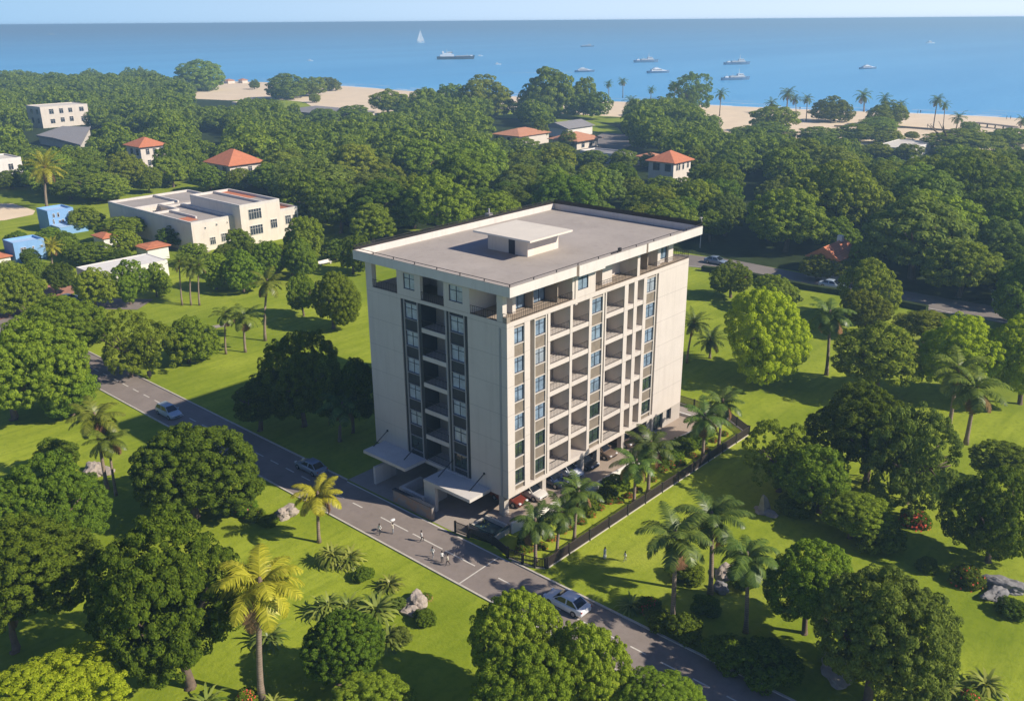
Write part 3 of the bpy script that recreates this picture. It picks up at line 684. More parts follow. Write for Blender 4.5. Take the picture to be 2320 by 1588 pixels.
FG = [
 (33, 950, -55, 190, 718, 912, 'fine', 0, 'leaf_mid', 'large spreading tree with a forked pale trunk at the left edge', 1),
 (297, 853, 228, 395, 700, 840, 'open', 4, 'leaf_mid', 'round green tree with a side branch at the roadside, beyond the silver car', 0),
 (428, 822, 368, 488, 714, 830, 'mid', 0, 'leaf_mid', 'bushy tree on the lawn just behind the roadside tree with the side branch', 0),
 (140, 838, 40, 228, 668, 806, 'fine', 2, 'leaf_mid', 'broad tree behind the large spreading tree at the left edge', 0),
 (165, 940, 88, 232, 826, 938, 'mid', 1, 'leaf_mid', 'lower tree at the road edge beside the twin leaning palms', 0),
 (443, 1172, 288, 582, 946, 1166, 'fine', 3, 'leaf_dark', 'dense round dark tree that covers the left road edge', 0),
 (118, 1275, -30, 222, 1032, 1250, 'fine', 4, 'leaf_dark', 'big dark tree at the left, below the rocks with red flowers', 0),
 (130, 1066, 82, 172, 992, 1060, 'mid', 2, 'leaf_dark', 'small very dark tree left of the leaning palms and the rocks', 0),
 (36, 1475, -75, 205, 1165, 1390, 'fine', 5, 'leaf_dark', 'big spreading tree at the left edge with a bare forked trunk in deep shade', 1),
 (432, 1556, 196, 532, 1172, 1500, 'fine', 6, 'leaf_dark', 'tall ragged dark tree with a thick reddish trunk left of the golden palm', 0),
 (115, 1725, -40, 272, 1466, 1660, 'fine', 7, 'leaf_yellow', 'bright yellow-green tree in the bottom left corner', 0),
 (770, 1548, 676, 870, 1378, 1545, 'fine', 8, 'leaf_dark', 'round dark tree below the spiky plants, right of the golden palm', 0),
 (835, 1665, 738, 945, 1520, 1660, 'fine', 9, 'leaf_mid', 'tree cut by the bottom edge below the round dark tree', 0),
 (1170, 1590, 1062, 1272, 1336, 1545, 'fine', 10, 'leaf_mid', 'round tree in front of the white car, rearmost of the cluster beside the road', 0),
 (1185, 1700, 1076, 1312, 1448, 1660, 'fine', 11, 'leaf_mid', 'round tree at the bottom edge, front left of the cluster beside the road', 0),
 (1335, 1640, 1228, 1428, 1402, 1610, 'fine', 0, 'leaf_mid', 'round tree in the roadside cluster nearest the centre dashes, right of the front one', 0),
 (1490, 1700, 1403, 1592, 1512, 1650, 'fine', 1, 'leaf_mid', 'tree cut by the bottom edge close to the left kerb, right of the roadside cluster', 0),
 (1822, 1434, 1731, 1938, 1216, 1400, 'fine', 2, 'leaf_mid', 'round tree with a bare leaning trunk to the right of the three coconut palms', 0),
 (1965, 1590, 1842, 2168, 1270, 1575, 'fine', 3, 'leaf_olive', 'largest tree of the right lawn, wide and open with visible limbs, at the bottom right', 0),
 (1925, 1218, 1863, 2022, 1108, 1206, 'mid', 3, 'leaf_mid', 'small flat-topped tree beside the round red flowering bush', 0),
 (2238, 1272, 2148, 2345, 1058, 1255, 'fine', 4, 'leaf_dark', 'dark round tree with a short trunk at the right edge', 0),
 (2290, 1120, 2206, 2380, 1000, 1092, 'mid', 4, 'leaf_dark', 'dark tree at the right edge behind another dark round tree', 0),
 (1764, 1112, 1686, 1862, 946, 1092, 'open', 0, 'leaf_mid', 'open-crowned tree on the lawn nearest the garden fence', 0),
 (1855, 1160, 1758, 1942, 1002, 1138, 'mid', 5, 'leaf_mid', 'tree with red flowers at its foot, in front of the open-crowned tree by the fence', 0),
 (1962, 1095, 1843, 2068, 866, 1050, 'fine', 5, 'leaf_dark', 'large dark domed tree standing highest in the clump on the right lawn', 0),
 (2050, 1138, 1945, 2188, 905, 1132, 'open', 1, 'leaf_olive', 'big open tree with many visible limbs right of the large dark domed tree', 0),
 (1738, 862, 1633, 1840, 653, 848, 'fine', 8, 'leaf_yellow', 'large bright yellow-green tree standing alone on the lawn right of the tower', 0),
 (2185, 905, 2078, 2272, 710, 860, 'fine', 9, 'leaf_yellow', 'yellow-green tree behind the twin palms on the right lawn', 0),
 (2310, 915, 2238, 2400, 712, 880, 'fine', 10, 'leaf_yellow', 'yellow-green tree cut by the right edge', 0),
 (1655, 674, 1605, 1710, 590, 664, 'mid', 6, 'leaf_wood', 'dark tree against the far road, nearest the tower', 0),
 (1758, 704, 1700, 1808, 622, 694, 'mid', 7, 'leaf_wood', 'dark tree against the far road, behind the lone yellow-green tree', 0),
 (1965, 725, 1905, 2040, 586, 708, 'mid', 0, 'leaf_wood', 'tall dark tree that hides the far road right of its car', 0),
 (1958, 760, 1900, 2015, 658, 740, 'mid', 1, 'leaf_wood', 'dark tree behind the single palm on the right lawn', 0),
 (1985, 895, 1898, 2092, 728, 858, 'layer', 0, 'leaf_wood', 'wide dark tree right of the single palm on the right lawn', 0),
 (2085, 790, 2030, 2160, 700, 760, 'layer', 1, 'leaf_wood', 'dark flat tree in front of the far road, above the yellow-green trees', 0),
 (2190, 785, 2150, 2235, 724, 770, 'mid', 2, 'leaf_wood', 'small dark tree in front of the far road near the right edge', 0),
 (2300, 745, 2262, 2420, 580, 730, 'mid', 3, 'leaf_wood', 'tall dark tree at the right edge beyond the yellow-green trees', 0),
 (690, 965, 596, 772, 750, 940, 'fine', 6, 'leaf_dark', 'tall dark tree in the shade of the tower with pale limbs showing', 0),
 (590, 975, 524, 690, 838, 950, 'mid', 4, 'leaf_dark', 'low dark tree in the shade, left of the tall dark one beside the tower', 0),
 (800, 980, 752, 860, 762, 990, 'mid', 5, 'leaf_dark', 'dark narrow tree close against the shaded wall of the tower', 0),
 (756, 744, 700, 822, 616, 728, 'fine', 11, 'leaf_mid', 'round tree with a pale trunk on the lawn left of the tower', 0),
 (688, 716, 648, 722, 618, 702, 'mid', 6, 'leaf_mid', 'round tree beside the pale-trunked tree on the lawn left of the tower', 0),
 (219, 702, 165, 270, 605, 684, 'mid', 7, 'leaf_mid', 'round tree with a thin pale trunk in front of the long white roof', 0),
 (296, 690, 252, 338, 588, 676, 'mid', 8, 'leaf_mid', 'tree in front of the long white building, right of the thin-trunked one', 0),
 (355, 672, 322, 388, 594, 664, 'mid', 9, 'leaf_mid', 'small tree beside the trio of palms', 0),
 (552, 662, 508, 594, 566, 652, 'mid', 0, 'leaf_mid', 'round tree on the lawn edge between the palm trio and the lone tall palm', 0),
 (490, 655, 450, 530, 575, 650, 'mid', 1, 'leaf_mid', 'round tree just right of the palm trio', 0),
 (630, 632, 572, 652, 545, 622, 'mid', 2, 'leaf_mid', 'tree behind the lone tall palm', 0),
 (662, 630, 640, 722, 540, 620, 'mid', 3, 'leaf_mid', 'tree with a dark trunk right of the lone tall palm', 0),
 (690, 600, 640, 742, 492, 590, 'mid', 4, 'leaf_mid', 'tall tree at the right corner of the big pale school building', 0),
 (545, 585, 514, 577, 518, 574, 'coarse', 0, 'leaf_dark', 'small dark tree in front of the middle of the school building', 0),
 (60, 712, -20, 102, 600, 705, 'mid', 5, 'leaf_mid', 'leafy tree at the left edge above the side street', 0),
 (125, 667, 94, 166, 596, 652, 'mid', 6, 'leaf_dark', 'small tree with dark twisted trunks in the brick-coloured bed', 1),
 (95, 780, 55, 200, 672, 760, 'mid', 7, 'leaf_mid', 'tree beside the side street, behind the broad trees at the left', 0),
 (800, 620, 766, 850, 525, 610, 'coarse', 1, 'leaf_dark', 'dark tree close behind the left corner of the tower', 0),
 (760, 590, 722, 800, 540, 590, 'coarse', 2, 'leaf_dark', 'dark tree behind the tower beside the sunny strip of lawn', 0),
 # trees that half hide the houses in the woods
 (285, 424, 230, 332, 346, 416, 'mid', 7, 'leaf_wood', 'tree left in front of the tall villa with the red pyramid roof', 0),
 (382, 415, 347, 424, 328, 408, 'mid', 8, 'leaf_wood', 'tree right in front of the tall villa with the red pyramid roof', 0),
 (338, 438, 312, 372, 378, 428, 'mid', 9, 'leaf_wood', 'small tree at the foot of the tall villa with the red pyramid roof', 0),
 (478, 432, 428, 512, 374, 424, 'mid', 0, 'leaf_wood', 'tree left in front of the wide red pyramid roofed house', 0),
 (545, 430, 505, 572, 382, 424, 'mid', 1, 'leaf_wood', 'tree in front of the middle of the wide red pyramid roofed house', 0),
 (608, 436, 562, 660, 370, 430, 'mid', 2, 'leaf_wood', 'tree right in front of the wide red pyramid roofed house', 0),
 (160, 452, 100, 225, 380, 440, 'mid', 3, 'leaf_wood', 'wide tree right behind the tall palm with the arching yellow fronds', 0),
 (225, 455, 170, 300, 392, 446, 'mid', 4, 'leaf_wood', 'wide tree just beyond the left corner of the school', 0),
 (30, 428, -20, 62, 386, 424, 'mid', 5, 'leaf_wood', 'tree at the foot of the plain white house at the left edge', 0),
 (1500, 448, 1452, 1540, 398, 444, 'mid', 6, 'leaf_wood', 'tree left in front of the villa right of centre', 0),
 (1598, 436, 1556, 1650, 370, 430, 'mid', 7, 'leaf_wood', 'tree right in front of the villa right of centre', 0),
 (1545, 450, 1520, 1580, 402, 446, 'mid', 8, 'leaf_wood', 'tree at the foot of the villa right of centre', 0),
 (1178, 352, 1140, 1222, 312, 350, 'coarse', 4, 'leaf_wood', 'tree left in front of the long orange-roofed beach house', 0),
 (1255, 360, 1215, 1300, 322, 358, 'coarse', 5, 'leaf_wood', 'tree between the beach house and the pavilion, on the near side', 0),
 (1340, 382, 1300, 1380, 340, 378, 'coarse', 0, 'leaf_wood', 'tree in front of the low white building below the parking lot', 0),
 (1410, 385, 1376, 1450, 338, 382, 'coarse', 1, 'leaf_wood', 'tree between the low white building and the small peach house', 0),
 (1478, 382, 1445, 1492, 346, 380, 'coarse', 2, 'leaf_wood', 'tree just left of the villa right of centre', 0),
 (1990, 358, 1952, 2028, 322, 356, 'coarse', 3, 'leaf_wood', 'tree left in front of the pale flat roof behind the beach', 0),
 (2055, 360, 2022, 2092, 326, 358, 'coarse', 4, 'leaf_wood', 'tree in front of the middle of the pale flat roof behind the beach', 0),
 (730, 282, 690, 780, 248, 280, 'coarse', 5, 'leaf_wood', 'tree in front of the grey-roofed hall beside the open sand', 0),
 (790, 276, 752, 835, 240, 274, 'coarse', 0, 'leaf_wood', 'tree right of the grey-roofed hall beside the open sand', 0),
 (1848, 632, 1816, 1898, 572, 624, 'mid', 0, 'leaf_wood', 'dark tree left of the small orange roof across the far road', 0),
 # the gardens at the left
 (272, 548, 214, 330, 490, 538, 'mid', 8, 'leaf_mid', 'wide tree in front of the shaded side wall of the school', 0),
 (196, 520, 154, 238, 468, 512, 'mid', 9, 'leaf_mid', 'tree right of the two storey blue house', 0),
 (112, 556, 76, 150, 514, 552, 'mid', 0, 'leaf_mid', 'broad tree below the two storey blue house', 0),
 (205, 596, 152, 262, 548, 590, 'mid', 1, 'leaf_mid', 'tree below the tiny white house with the narrow red roof', 0),
 (285, 586, 252, 318, 520, 572, 'mid', 2, 'leaf_mid', 'tree between the two small red-roofed houses', 0),
 (68, 604, 45, 92, 562, 600, 'mid', 3, 'leaf_dark', 'small dark tree right of the lower blue house', 0),
 (80, 645, 52, 112, 586, 634, 'mid', 4, 'leaf_mid', 'tree below the small yellow-fronded palm', 0),
 (20, 655, -20, 58, 590, 640, 'mid', 5, 'leaf_mid', 'tree at the left edge below the lower blue house', 0),
 (440, 600, 395, 470, 550, 592, 'mid', 6, 'leaf_mid', 'tree behind the crowns of the palm trio', 0),
 (400, 560, 350, 432, 510, 556, 'coarse', 3, 'leaf_dark', 'dark tree against the shaded corner of the school', 0),
 (1880, 634, 1846, 1926, 578, 624, 'mid', 5, 'leaf_wood', 'dark tree below the small orange roof across the far road', 0),
 (1955, 630, 1922, 1996, 545, 622, 'mid', 6, 'leaf_wood', 'dark tree right of the small orange roof across the far road', 0),
 # along the shore
 (452, 206, 388, 512, 138, 205, 'layer', 2, 'leaf_wood', 'huge rounded dark tree standing out against the sea at the left', 0),
 (322, 196, 303, 338, 152, 194, 'coarse', 3, 'leaf_wood', 'single tall tree against the sea at the far left', 0),
 (205, 192, 192, 228, 164, 190, 'coarse', 4, 'leaf_wood', 'small tree peeking above the far left tree line', 0),
 (662, 224, 593, 700, 168, 220, 'layer', 3, 'leaf_wood', 'wide dark tree on the sand left of the open beach', 0),
 (705, 218, 668, 740, 176, 215, 'coarse', 5, 'leaf_wood', 'dark tree on the sand joined to the wide one', 0),
 (748, 206, 722, 774, 176, 205, 'coarse', 0, 'leaf_wood', 'low dark tree farthest along the sand point', 0),
 (713, 233, 698, 728, 211, 231, 'coarse', 1, 'leaf_wood', 'small round tree alone on the sand', 0),
 (577, 203, 564, 590, 180, 200, 'coarse', 2, 'leaf_wood', 'small tree on the sand by the water, right of the huge rounded tree', 0),
 (880, 262, 832, 930, 202, 250, 'coarse', 3, 'leaf_wood', 'dark tree at the right end of the open beach', 0),
 (962, 258, 920, 1000, 202, 250, 'coarse', 4, 'leaf_wood', 'dark tree on the shore left of the tallest shore trees', 0),
 (1010, 262, 975, 1060, 192, 255, 'coarse', 5, 'leaf_wood', 'dark shore tree two crowns left of the tallest one', 0),
 (1088, 268, 1036, 1160, 172, 262, 'layer', 4, 'leaf_wood', 'broad dark shore tree next to the tallest one', 0),
 (1240, 268, 1168, 1310, 155, 262, 'layer', 5, 'leaf_wood', 'tallest dark tree on the shore, beyond the roof of the tower', 0),
 (1322, 262, 1290, 1350, 172, 258, 'coarse', 0, 'leaf_wood', 'tall narrow shore tree right of the tallest one', 0),
 (1560, 250, 1512, 1616, 166, 246, 'open', 2, 'leaf_wood', 'feathery grey-green tree at the shore behind the anchored ships', 0),
 (1500, 262, 1440, 1560, 222, 262, 'coarse', 1, 'leaf_wood', 'low dark tree under the feathery shore tree', 0),
 (1890, 276, 1835, 1935, 218, 276, 'coarse', 2, 'leaf_wood', 'large dark bushy tree on the beach between the palms', 0),
 (2020, 285, 1965, 2062, 228, 286, 'coarse', 3, 'leaf_wood', 'rounded dark tree on the beach at the foot of two palms', 0),
 (1765, 298, 1700, 1812, 240, 300, 'coarse', 4, 'leaf_wood', 'dark tree on the sand left of the beach palms', 0),
 (2195, 307, 2174, 2220, 276, 306, 'coarse', 5, 'leaf_wood', 'small rounded tree on the sand beside the leaning palm', 0),
 (2067, 317, 2050, 2084, 298, 316, 'coarse', 0, 'leaf_wood', 'tiny bush-like tree behind the pale flat roof near the beach', 0),
 (2280, 330, 2230, 2345, 290, 335, 'coarse', 1, 'leaf_wood', 'dark tree at the right edge in front of the beach', 0),
 (2130, 345, 2095, 2270, 300, 352, 'layer', 0, 'leaf_wood', 'wide dark tree right of the pale flat roof near the beach', 0),
 (1932, 320, 1884, 1985, 282, 316, 'layer', 1, 'leaf_wood', 'low spreading tree on the sand left of the pale flat roof', 0),
 (2012, 326, 1968, 2052, 294, 322, 'coarse', 2, 'leaf_wood', 'low tree on the sand just above the pale flat roof', 0),
 (1985, 302, 1942, 2040, 268, 300, 'layer', 2, 'leaf_wood', 'dark spreading tree below the rounded dark beach tree', 0),
 (1852, 322, 1800, 1905, 294, 320, 'layer', 3, 'leaf_wood', 'low wide tree in front of the large bushy beach tree', 0),
 (1742, 316, 1690, 1800, 282, 312, 'layer', 4, 'leaf_wood', 'low wide tree in front of the dark tree left of the beach palms', 0),
 (1690, 308, 1660, 1724, 286, 306, 'coarse', 3, 'leaf_wood', 'small round tree at the left end of the right hand beach', 0),
 (2185, 332, 2150, 2225, 304, 330, 'coarse', 4, 'leaf_wood', 'small tree behind the low brown beach wall', 0),
 # round the low houses
 (1222, 322, 1202, 1248, 270, 318, 'coarse', 2, 'leaf_wood', 'dark round tree in front of the orange-roofed beach house', 0),
 (1290, 338, 1262, 1312, 294, 334, 'coarse', 3, 'leaf_wood', 'dark round tree in front of the orange-roofed pavilion', 0),
]
for f in FG:
    T(*f[:9], f[9], forked=bool(f[10]))

# ---------------------------------------------------------------- the woods, filled tree by tree
PROT = [  # x0, y0, x1, y1 of what must stay in sight, row of its foot
 (228, 430, 670, 492, 545), (430, 492, 660, 548, 548), (75, 236, 190, 284, 284), (82, 280, 200, 322, 322), (275, 312, 375, 345, 385), (326, 345, 352, 378, 388), (468, 343, 598, 376, 402),
 (-20, 355, 52, 394, 400), (60, 328, 142, 470, 472), (98, 470, 162, 516, 520), (5, 540, 90, 578, 590), (196, 526, 250, 546, 550), (308, 540, 380, 566, 575), (168, 588, 372, 612, 640),
 (-20, 462, 80, 500, 462), (-20, 500, 46, 518, 500), (90, 530, 140, 598, 600), (1158, 286, 1350, 320, 330), (1320, 305, 1408, 338, 338), (1258, 272, 1410, 303, 272), (1318, 336, 1470, 362, 362), (1476, 345, 1576, 398, 408),
 (1965, 316, 2106, 341, 344), (448, 190, 612, 218, 190), (690, 195, 890, 250, 195), (690, 228, 772, 264, 262), (1640, 240, 1735, 282, 240), (1790, 255, 2320, 300, 255), (2060, 300, 2320, 322, 300), (1870, 288, 1960, 306, 288),
 (1886, 548, 1936, 576, 590), (1560, 585, 1650, 640, 592), (1780, 622, 1905, 662, 630), (2040, 668, 2262, 722, 682), (385, 560, 480, 700, 560), (445, 218, 530, 236, 236), (470, 298, 500, 306, 305), (1400, 355, 1480, 362, 362), (1390, 460, 1402, 472, 480), (1680, 378, 1708, 402, 404),
 (1118, 264, 1200, 300, 290), (720, 540, 780, 640, 540), (200, 690, 830, 900, 690), (700, 590, 760, 640, 590), (1120, 262, 1160, 274, 274)]
ZONES = [  # polygon in photo pixels of the trees' feet, label
 ([(-520, 200), (300, 200), (430, 212), (640, 262), (640, 330), (200, 330), (-520, 330)], 'bushy tree in the wood behind the far left white block and its grey roof'),
 ([(-520, 330), (200, 330), (300, 330), (270, 440), (100, 440), (-520, 450)], 'bushy tree between the far left white block and the palm with the yellow fronds'),
 ([(200, 330), (640, 330), (760, 400), (620, 430), (430, 428), (270, 440)], 'bushy tree around the two villas with red pyramid roofs at the left'),
 ([(640, 262), (900, 268), (1150, 268), (1160, 340), (800, 350), (640, 330)], 'bushy tree in the wood just inland of the open sand and the shore trees'),
 ([(640, 330), (800, 350), (1160, 340), (1320, 372), (1320, 450), (1000, 470), (760, 520), (680, 500), (640, 420)], 'bushy tree in the middle wood directly beyond the roof of the tower'),
 ([(1000, 470), (1320, 450), (1420, 470), (1400, 540), (780, 560), (760, 520)], 'bushy tree close behind the tower at its back wall'),
 ([(1160, 266), (1350, 268), (1640, 300), (1640, 352), (1470, 350), (1160, 345)], 'bushy tree near the orange-roofed beach house and its parking lot'),
 ([(1320, 372), (1480, 362), (1600, 400), (1680, 480), (1640, 560), (1420, 550), (1320, 450)], 'bushy tree between the tower roof and the right hand villa with the red pyramid roof'),
 ([(1640, 300), (1780, 325), (2060, 345), (2860, 400), (2860, 450), (1900, 420), (1600, 400), (1560, 350)], 'bushy tree just behind the right hand part of the beach'),
 ([(1600, 400), (1900, 420), (1900, 626), (1790, 606), (1570, 570), (1680, 480)], 'bushy tree in the dark wood beyond the far road, left of the small orange roof'),
 ([(1900, 420), (2860, 450), (2860, 800), (2290, 702), (2040, 656), (1900, 626)], 'bushy tree in the dark wood beyond the far road, right of the small orange roof'),
 ([(-420, 530), (-80, 510), (45, 522), (160, 540), (430, 585), (430, 640), (170, 600), (-80, 700), (-420, 760)], 'bushy tree in the gardens among the blue houses and small red roofs'),
 ([(280, 500), (440, 545), (640, 575), (640, 620), (500, 640), (380, 600)], 'bushy tree in the row in front of the school building'),
]
def inpoly(x, y, poly):
    r = False; j = len(poly)-1
    for i in range(len(poly)):
        (xi, yi), (xj, yj) = poly[i], poly[j]
        if (yi > y) != (yj > y) and x < (xj-xi)*(y-yi)/(yj-yi)+xi: r = not r
        j = i
    return r
FOOT = [(38.5, 68.5, 126, 171.5), (125, 153, 422, 443), (78, 138, 298, 394), (88, 99.5, 247, 260), (91, 105.5, 197.5, 213.5), (178, 190.5, 91.5, 103.5), (36, 62, 274, 292), (27, 37, 171, 185.5), (8.5, 18, 150, 158.5), (2, 10.5, 150.5, 158), (27, 32.5, 147, 155), (28.4, 36, 129.5, 137.5), (10.5, 29, 116, 128), (219.5, 241.5, 190.5, 207.5), (226, 246, 166, 184), (256.5, 278, 194, 212), (205.5, 217.5, 131.5, 151.5), (210, 219.5, 119.5, 129.5), (284.5, 313.5, 57.5, 74), (108, 120, 10.5, 20), (243, 264, 430, 444), (230, 260, 324, 374), (-12, 40, -10, 24)]
rw_ = random.Random(11)
cand = []
pts_ = [(f, gp(f[0], f[1])) for f in FG]
placed = [(g.x, g.y, (f[3]-f[2])/2*depth(g)/F_) for f, g in pts_]
for zi, (poly, lab) in enumerate(ZONES):
    xs = [p[0] for p in poly]; ys = [p[1] for p in poly]
    wp = [gp(*p) for p in poly]
    wx0, wx1 = min(p.x for p in wp), max(p.x for p in wp); wy0, wy1 = min(p.y for p in wp), max(p.y for p in wp)
    small = zi >= 11
    tries = int((wx1-wx0)*(wy1-wy0)/(9 if small else 14))
    for _ in range(min(tries, 14000)):
        x, y = rw_.uniform(wx0, wx1), rw_.uniform(wy0, wy1)
        px, py, d = proj((x, y, 0))
        if d < 10 or not inpoly(px, py, poly) or px < -520 or px > 2860: continue
        R = rw_.uniform(2.6, 4.4) if small else rw_.uniform(5.6, 10.2)*(1.18 if px > 1600 and 420 < py < 640 else 1)
        if not small and rw_.random() < .22: R *= .62
        h = R*rw_.uniform(1.15, 1.5)+ (1 if small else 2.0)
        _, pt, _ = proj((x, y, h)); rp = R*F_/d
        if any(f_[0]-R*.45 < x < f_[1]+R*.45 and f_[2]-R*.45 < y < f_[3]+R*.45 for f_ in FOOT): continue
        bad = False
        for (X0_, Y0_, X1_, Y1_, gy) in PROT:
            if px+rp*.85 > X0_ and px-rp*.85 < X1_ and pt-rp*.12 < Y1_ and py > Y0_ and py > gy-3: bad = True; break
        if bad: continue
        for (qx, qy, qr) in placed:
            if (qx-x)**2+(qy-y)**2 < (.62*(qr+R))**2: bad = True; break
        if bad: continue
        placed.append((x, y, R)); cand.append((d if -60 < px < 2380 else d+5000, x, y, R, h, zi, px, py))
cand.sort()
NEAR = max(0, min(296-NTREE[0], len(cand)))
wood_n = 0
for (d, x, y, R, h, zi, px, py) in cand[:NEAR]:
    v = rw_.randrange(6); kd = ('mid' if d < 230 else 'coarse') if rw_.random() < .55 else 'layer'
    if d > 4000: d -= 5000
    if zi >= 11: kd = 'mid'
    hb = h*.22
    tree_at(Vector((x, y, 0)), R, hb, h-hb, kd, v, rw_.choice(['leaf_wood', 'leaf_wood', 'leaf_wood', 'leaf_dark', 'leaf_mid', 'leaf_olive']) if zi < 11 else rw_.choice(['leaf_mid', 'leaf_dark']), ZONES[zi][1], group='trees of the '+('gardens' if zi >= 11 else 'woods'), sy=rw_.uniform(.85, 1.15))
    wood_n += 1
far = cand[NEAR:]
print('TREES individual', NTREE[0], 'far', len(far))
if far:
    base = [crown_arrays(900+i, 52, 44, .072, lobes=7, rc=.22) for i in range(5)]
    VV, FF, off = [], [], 0
    for (d, x, y, R, h, zi, px, py) in far:
        V, Fq = base[rw_.randrange(5)]; a = rw_.uniform(0, 6.28); c_, s_ = math.cos(a), math.sin(a)
        q = np.empty_like(V); q[:, 0] = (V[:, 0]*c_-V[:, 1]*s_)*R+x; q[:, 1] = (V[:, 0]*s_+V[:, 1]*c_)*R+y; q[:, 2] = V[:, 2]*h*.85+h*.15
        VV.append(q); FF.append(Fq+off); off += len(V)
    me = npmesh('far_woods', np.vstack(VV), np.vstack(FF), ['leaf_wood'])
    o = bpy.data.objects.new('far_woods', me); COL.objects.link(o); tag(o, 'distant bushy woods behind the beach', kind='stuff')

# ---------------------------------------------------------------- palms
def frond_arrays(rng, n_fr, droop, leaf_n, lw, ll, elmin, elmax, dead=.15):
    VS, FS, MI, off = [], [], [], 0
    for i in range(n_fr):
        u = i/(n_fr-1); az_ = i*2.39996+rng.uniform(-.25, .25)
        e = elmax+(elmin-elmax)*u**1.0+rng.uniform(-.12, .12)
        Lf = rng.uniform(.86, 1.08)*(.8+.25*math.sin(PI*min(1, u+.25)))
        dr = droop*rng.uniform(.75, 1.25)
        h = np.array([math.cos(az_), math.sin(az_), 0]); z = np.array([0, 0, 1.]); side = np.array([-h[1], h[0], 0])
        ts = np.linspace(0, 1, 9)
        ang = e-dr*ts**1.35
        dx = np.cos(ang); dz = np.sin(ang); st = Lf/8
        px = np.concatenate([[0], np.cumsum((dx[1:]+dx[:-1])/2*st)]); pz = np.concatenate([[0], np.cumsum((dz[1:]+dz[:-1])/2*st)])
        rach = h[None]*px[:, None]+z[None]*pz[:, None]
        mi = 1 if (u > 1-dead and rng.random() < .7) else 0
        # rachis ribbon
        wv = .018*(1-.8*ts)[:, None]*side[None]
        V = np.vstack([rach-wv, rach+wv]); nF = [[k, k+1, 9+k+1, 9+k] for k in range(8)]
        VS.append(V); FS.append(np.array(nF)+off); MI += [mi]*8; off += 18
        # leaflets, two segments each so that they bend down
        tl = np.linspace(.10, 1., leaf_n)
        for sgn in (-1, 1):
            c = np.stack([np.interp(tl, ts, rach[:, k]) for k in range(3)], 1)
            a_ = np.interp(tl, ts, ang); tan = h[None]*np.cos(a_)[:, None]+z[None]*np.sin(a_)[:, None]
            nor = -h[None]*np.sin(a_)[:, None]+z[None]*np.cos(a_)[:, None]
            l = ll*(np.sin(PI*np.clip(tl*.82+.16, 0, 1))**.6)*rng.uniform(.85, 1.1, leaf_n)
            dirn = unit(side[None]*sgn*.86+tan*.55-nor*.18+rng.normal(size=(leaf_n, 3))*.07)
            mid = c+dirn*(l*.55)[:, None]; d2 = unit(dirn-z[None]*(.25+.35*rng.random(leaf_n))[:, None]); tip = mid+d2*(l*.5)[:, None]
            wd = unit(np.cross(dirn, nor))*lw
            V = np.stack([c-wd*.6, c+wd*.6, mid+wd, mid-wd, tip+wd*.15, tip-wd*.15], 1).reshape(-1, 3)
            b0 = np.arange(leaf_n)*6+off
            FS.append(np.stack([b0, b0+1, b0+2, b0+3], 1)); FS.append(np.stack([b0+3, b0+2, b0+4, b0+5], 1)); MI += [mi]*(2*leaf_n)
            VS.append(V); off += 6*leaf_n
    return np.vstack(VS), np.vstack(FS), MI
PALM = {}
PSPEC = dict(coco=(20, 1.45, 38, .0135, .25, -.55, 1.30, .14), date=(34, 1.0, 24, .011, .19, -.75, 1.35, .10), small=(19, 1.35, 16, .018, .24, -.6, 1.3, .12))
def palm_crown(kind, var, matn):
    key = (kind, var, matn)
    if key not in PALM:
        V, Fq, mi = frond_arrays(np.random.default_rng(50+var*17), *PSPEC[kind])
        PALM[key] = npmesh('crown', V, Fq, [matn, 'frond_dead'], mi)
    return PALM[key]
def palm_at(g, h, L, kind, var, matn, label, lean=(0, 0), tr=.17, group=None):
    t = thing('palm_tree', label, 'palm', g, group=group)
    mb = MB(); n = 7
    pts = [(lean[0]*(i/n)**1.6, lean[1]*(i/n)**1.6, h*i/n-(.05 if i == 0 else 0)) for i in range(n+1)]
    rad = [tr*(1.55 if i == 0 else 1.15-.42*i/n) for i in range(n+1)]
    k = mb.tube(pts, rad, 8).build('trunk', 'palm_bark', smooth=True); k.parent = t
    top = pts[-1]
    s = MB()
    s.loft([[(top[0]+r*math.cos(a*PI/4), top[1]+r*math.sin(a*PI/4), top[2]+z) for a in range(8)] for r, z in ((tr*.7, -.3*L*.25), (tr*1.25, -.02*L), (tr*.5, .16*L))]).build('crownshaft', 'frond_dead' if kind == 'date' else 'bark', smooth=True).parent = t
    c = bpy.data.objects.new('crown', palm_crown(kind, var, matn)); COL.objects.link(c); c.parent = t
    c.location = (top[0], top[1], top[2]-.05*L); c.scale = (L, L, L); c.rotation_euler = (0, 0, random.uniform(0, 6.28))
    return t
def Pm(bx, by, cx, cyy, wpx, kind, var, matn, label, tr=None, group=None):
    """foot pixel, pixel of the crown's heart, crown width in pixels"""
    g = gp(bx, by); d = depth(g); h = vsolve(g, cyy); qx, _, qd = proj((g.x, g.y, h)); off = _rt*(cx-qx)*qd/F_
    L_ = wpx/2*d/F_/(.80 if kind != 'date' else .86)
    return palm_at(g, h, L_, kind, var, matn, label, (off.x, off.y), tr or max(.10, L_*.055), group)
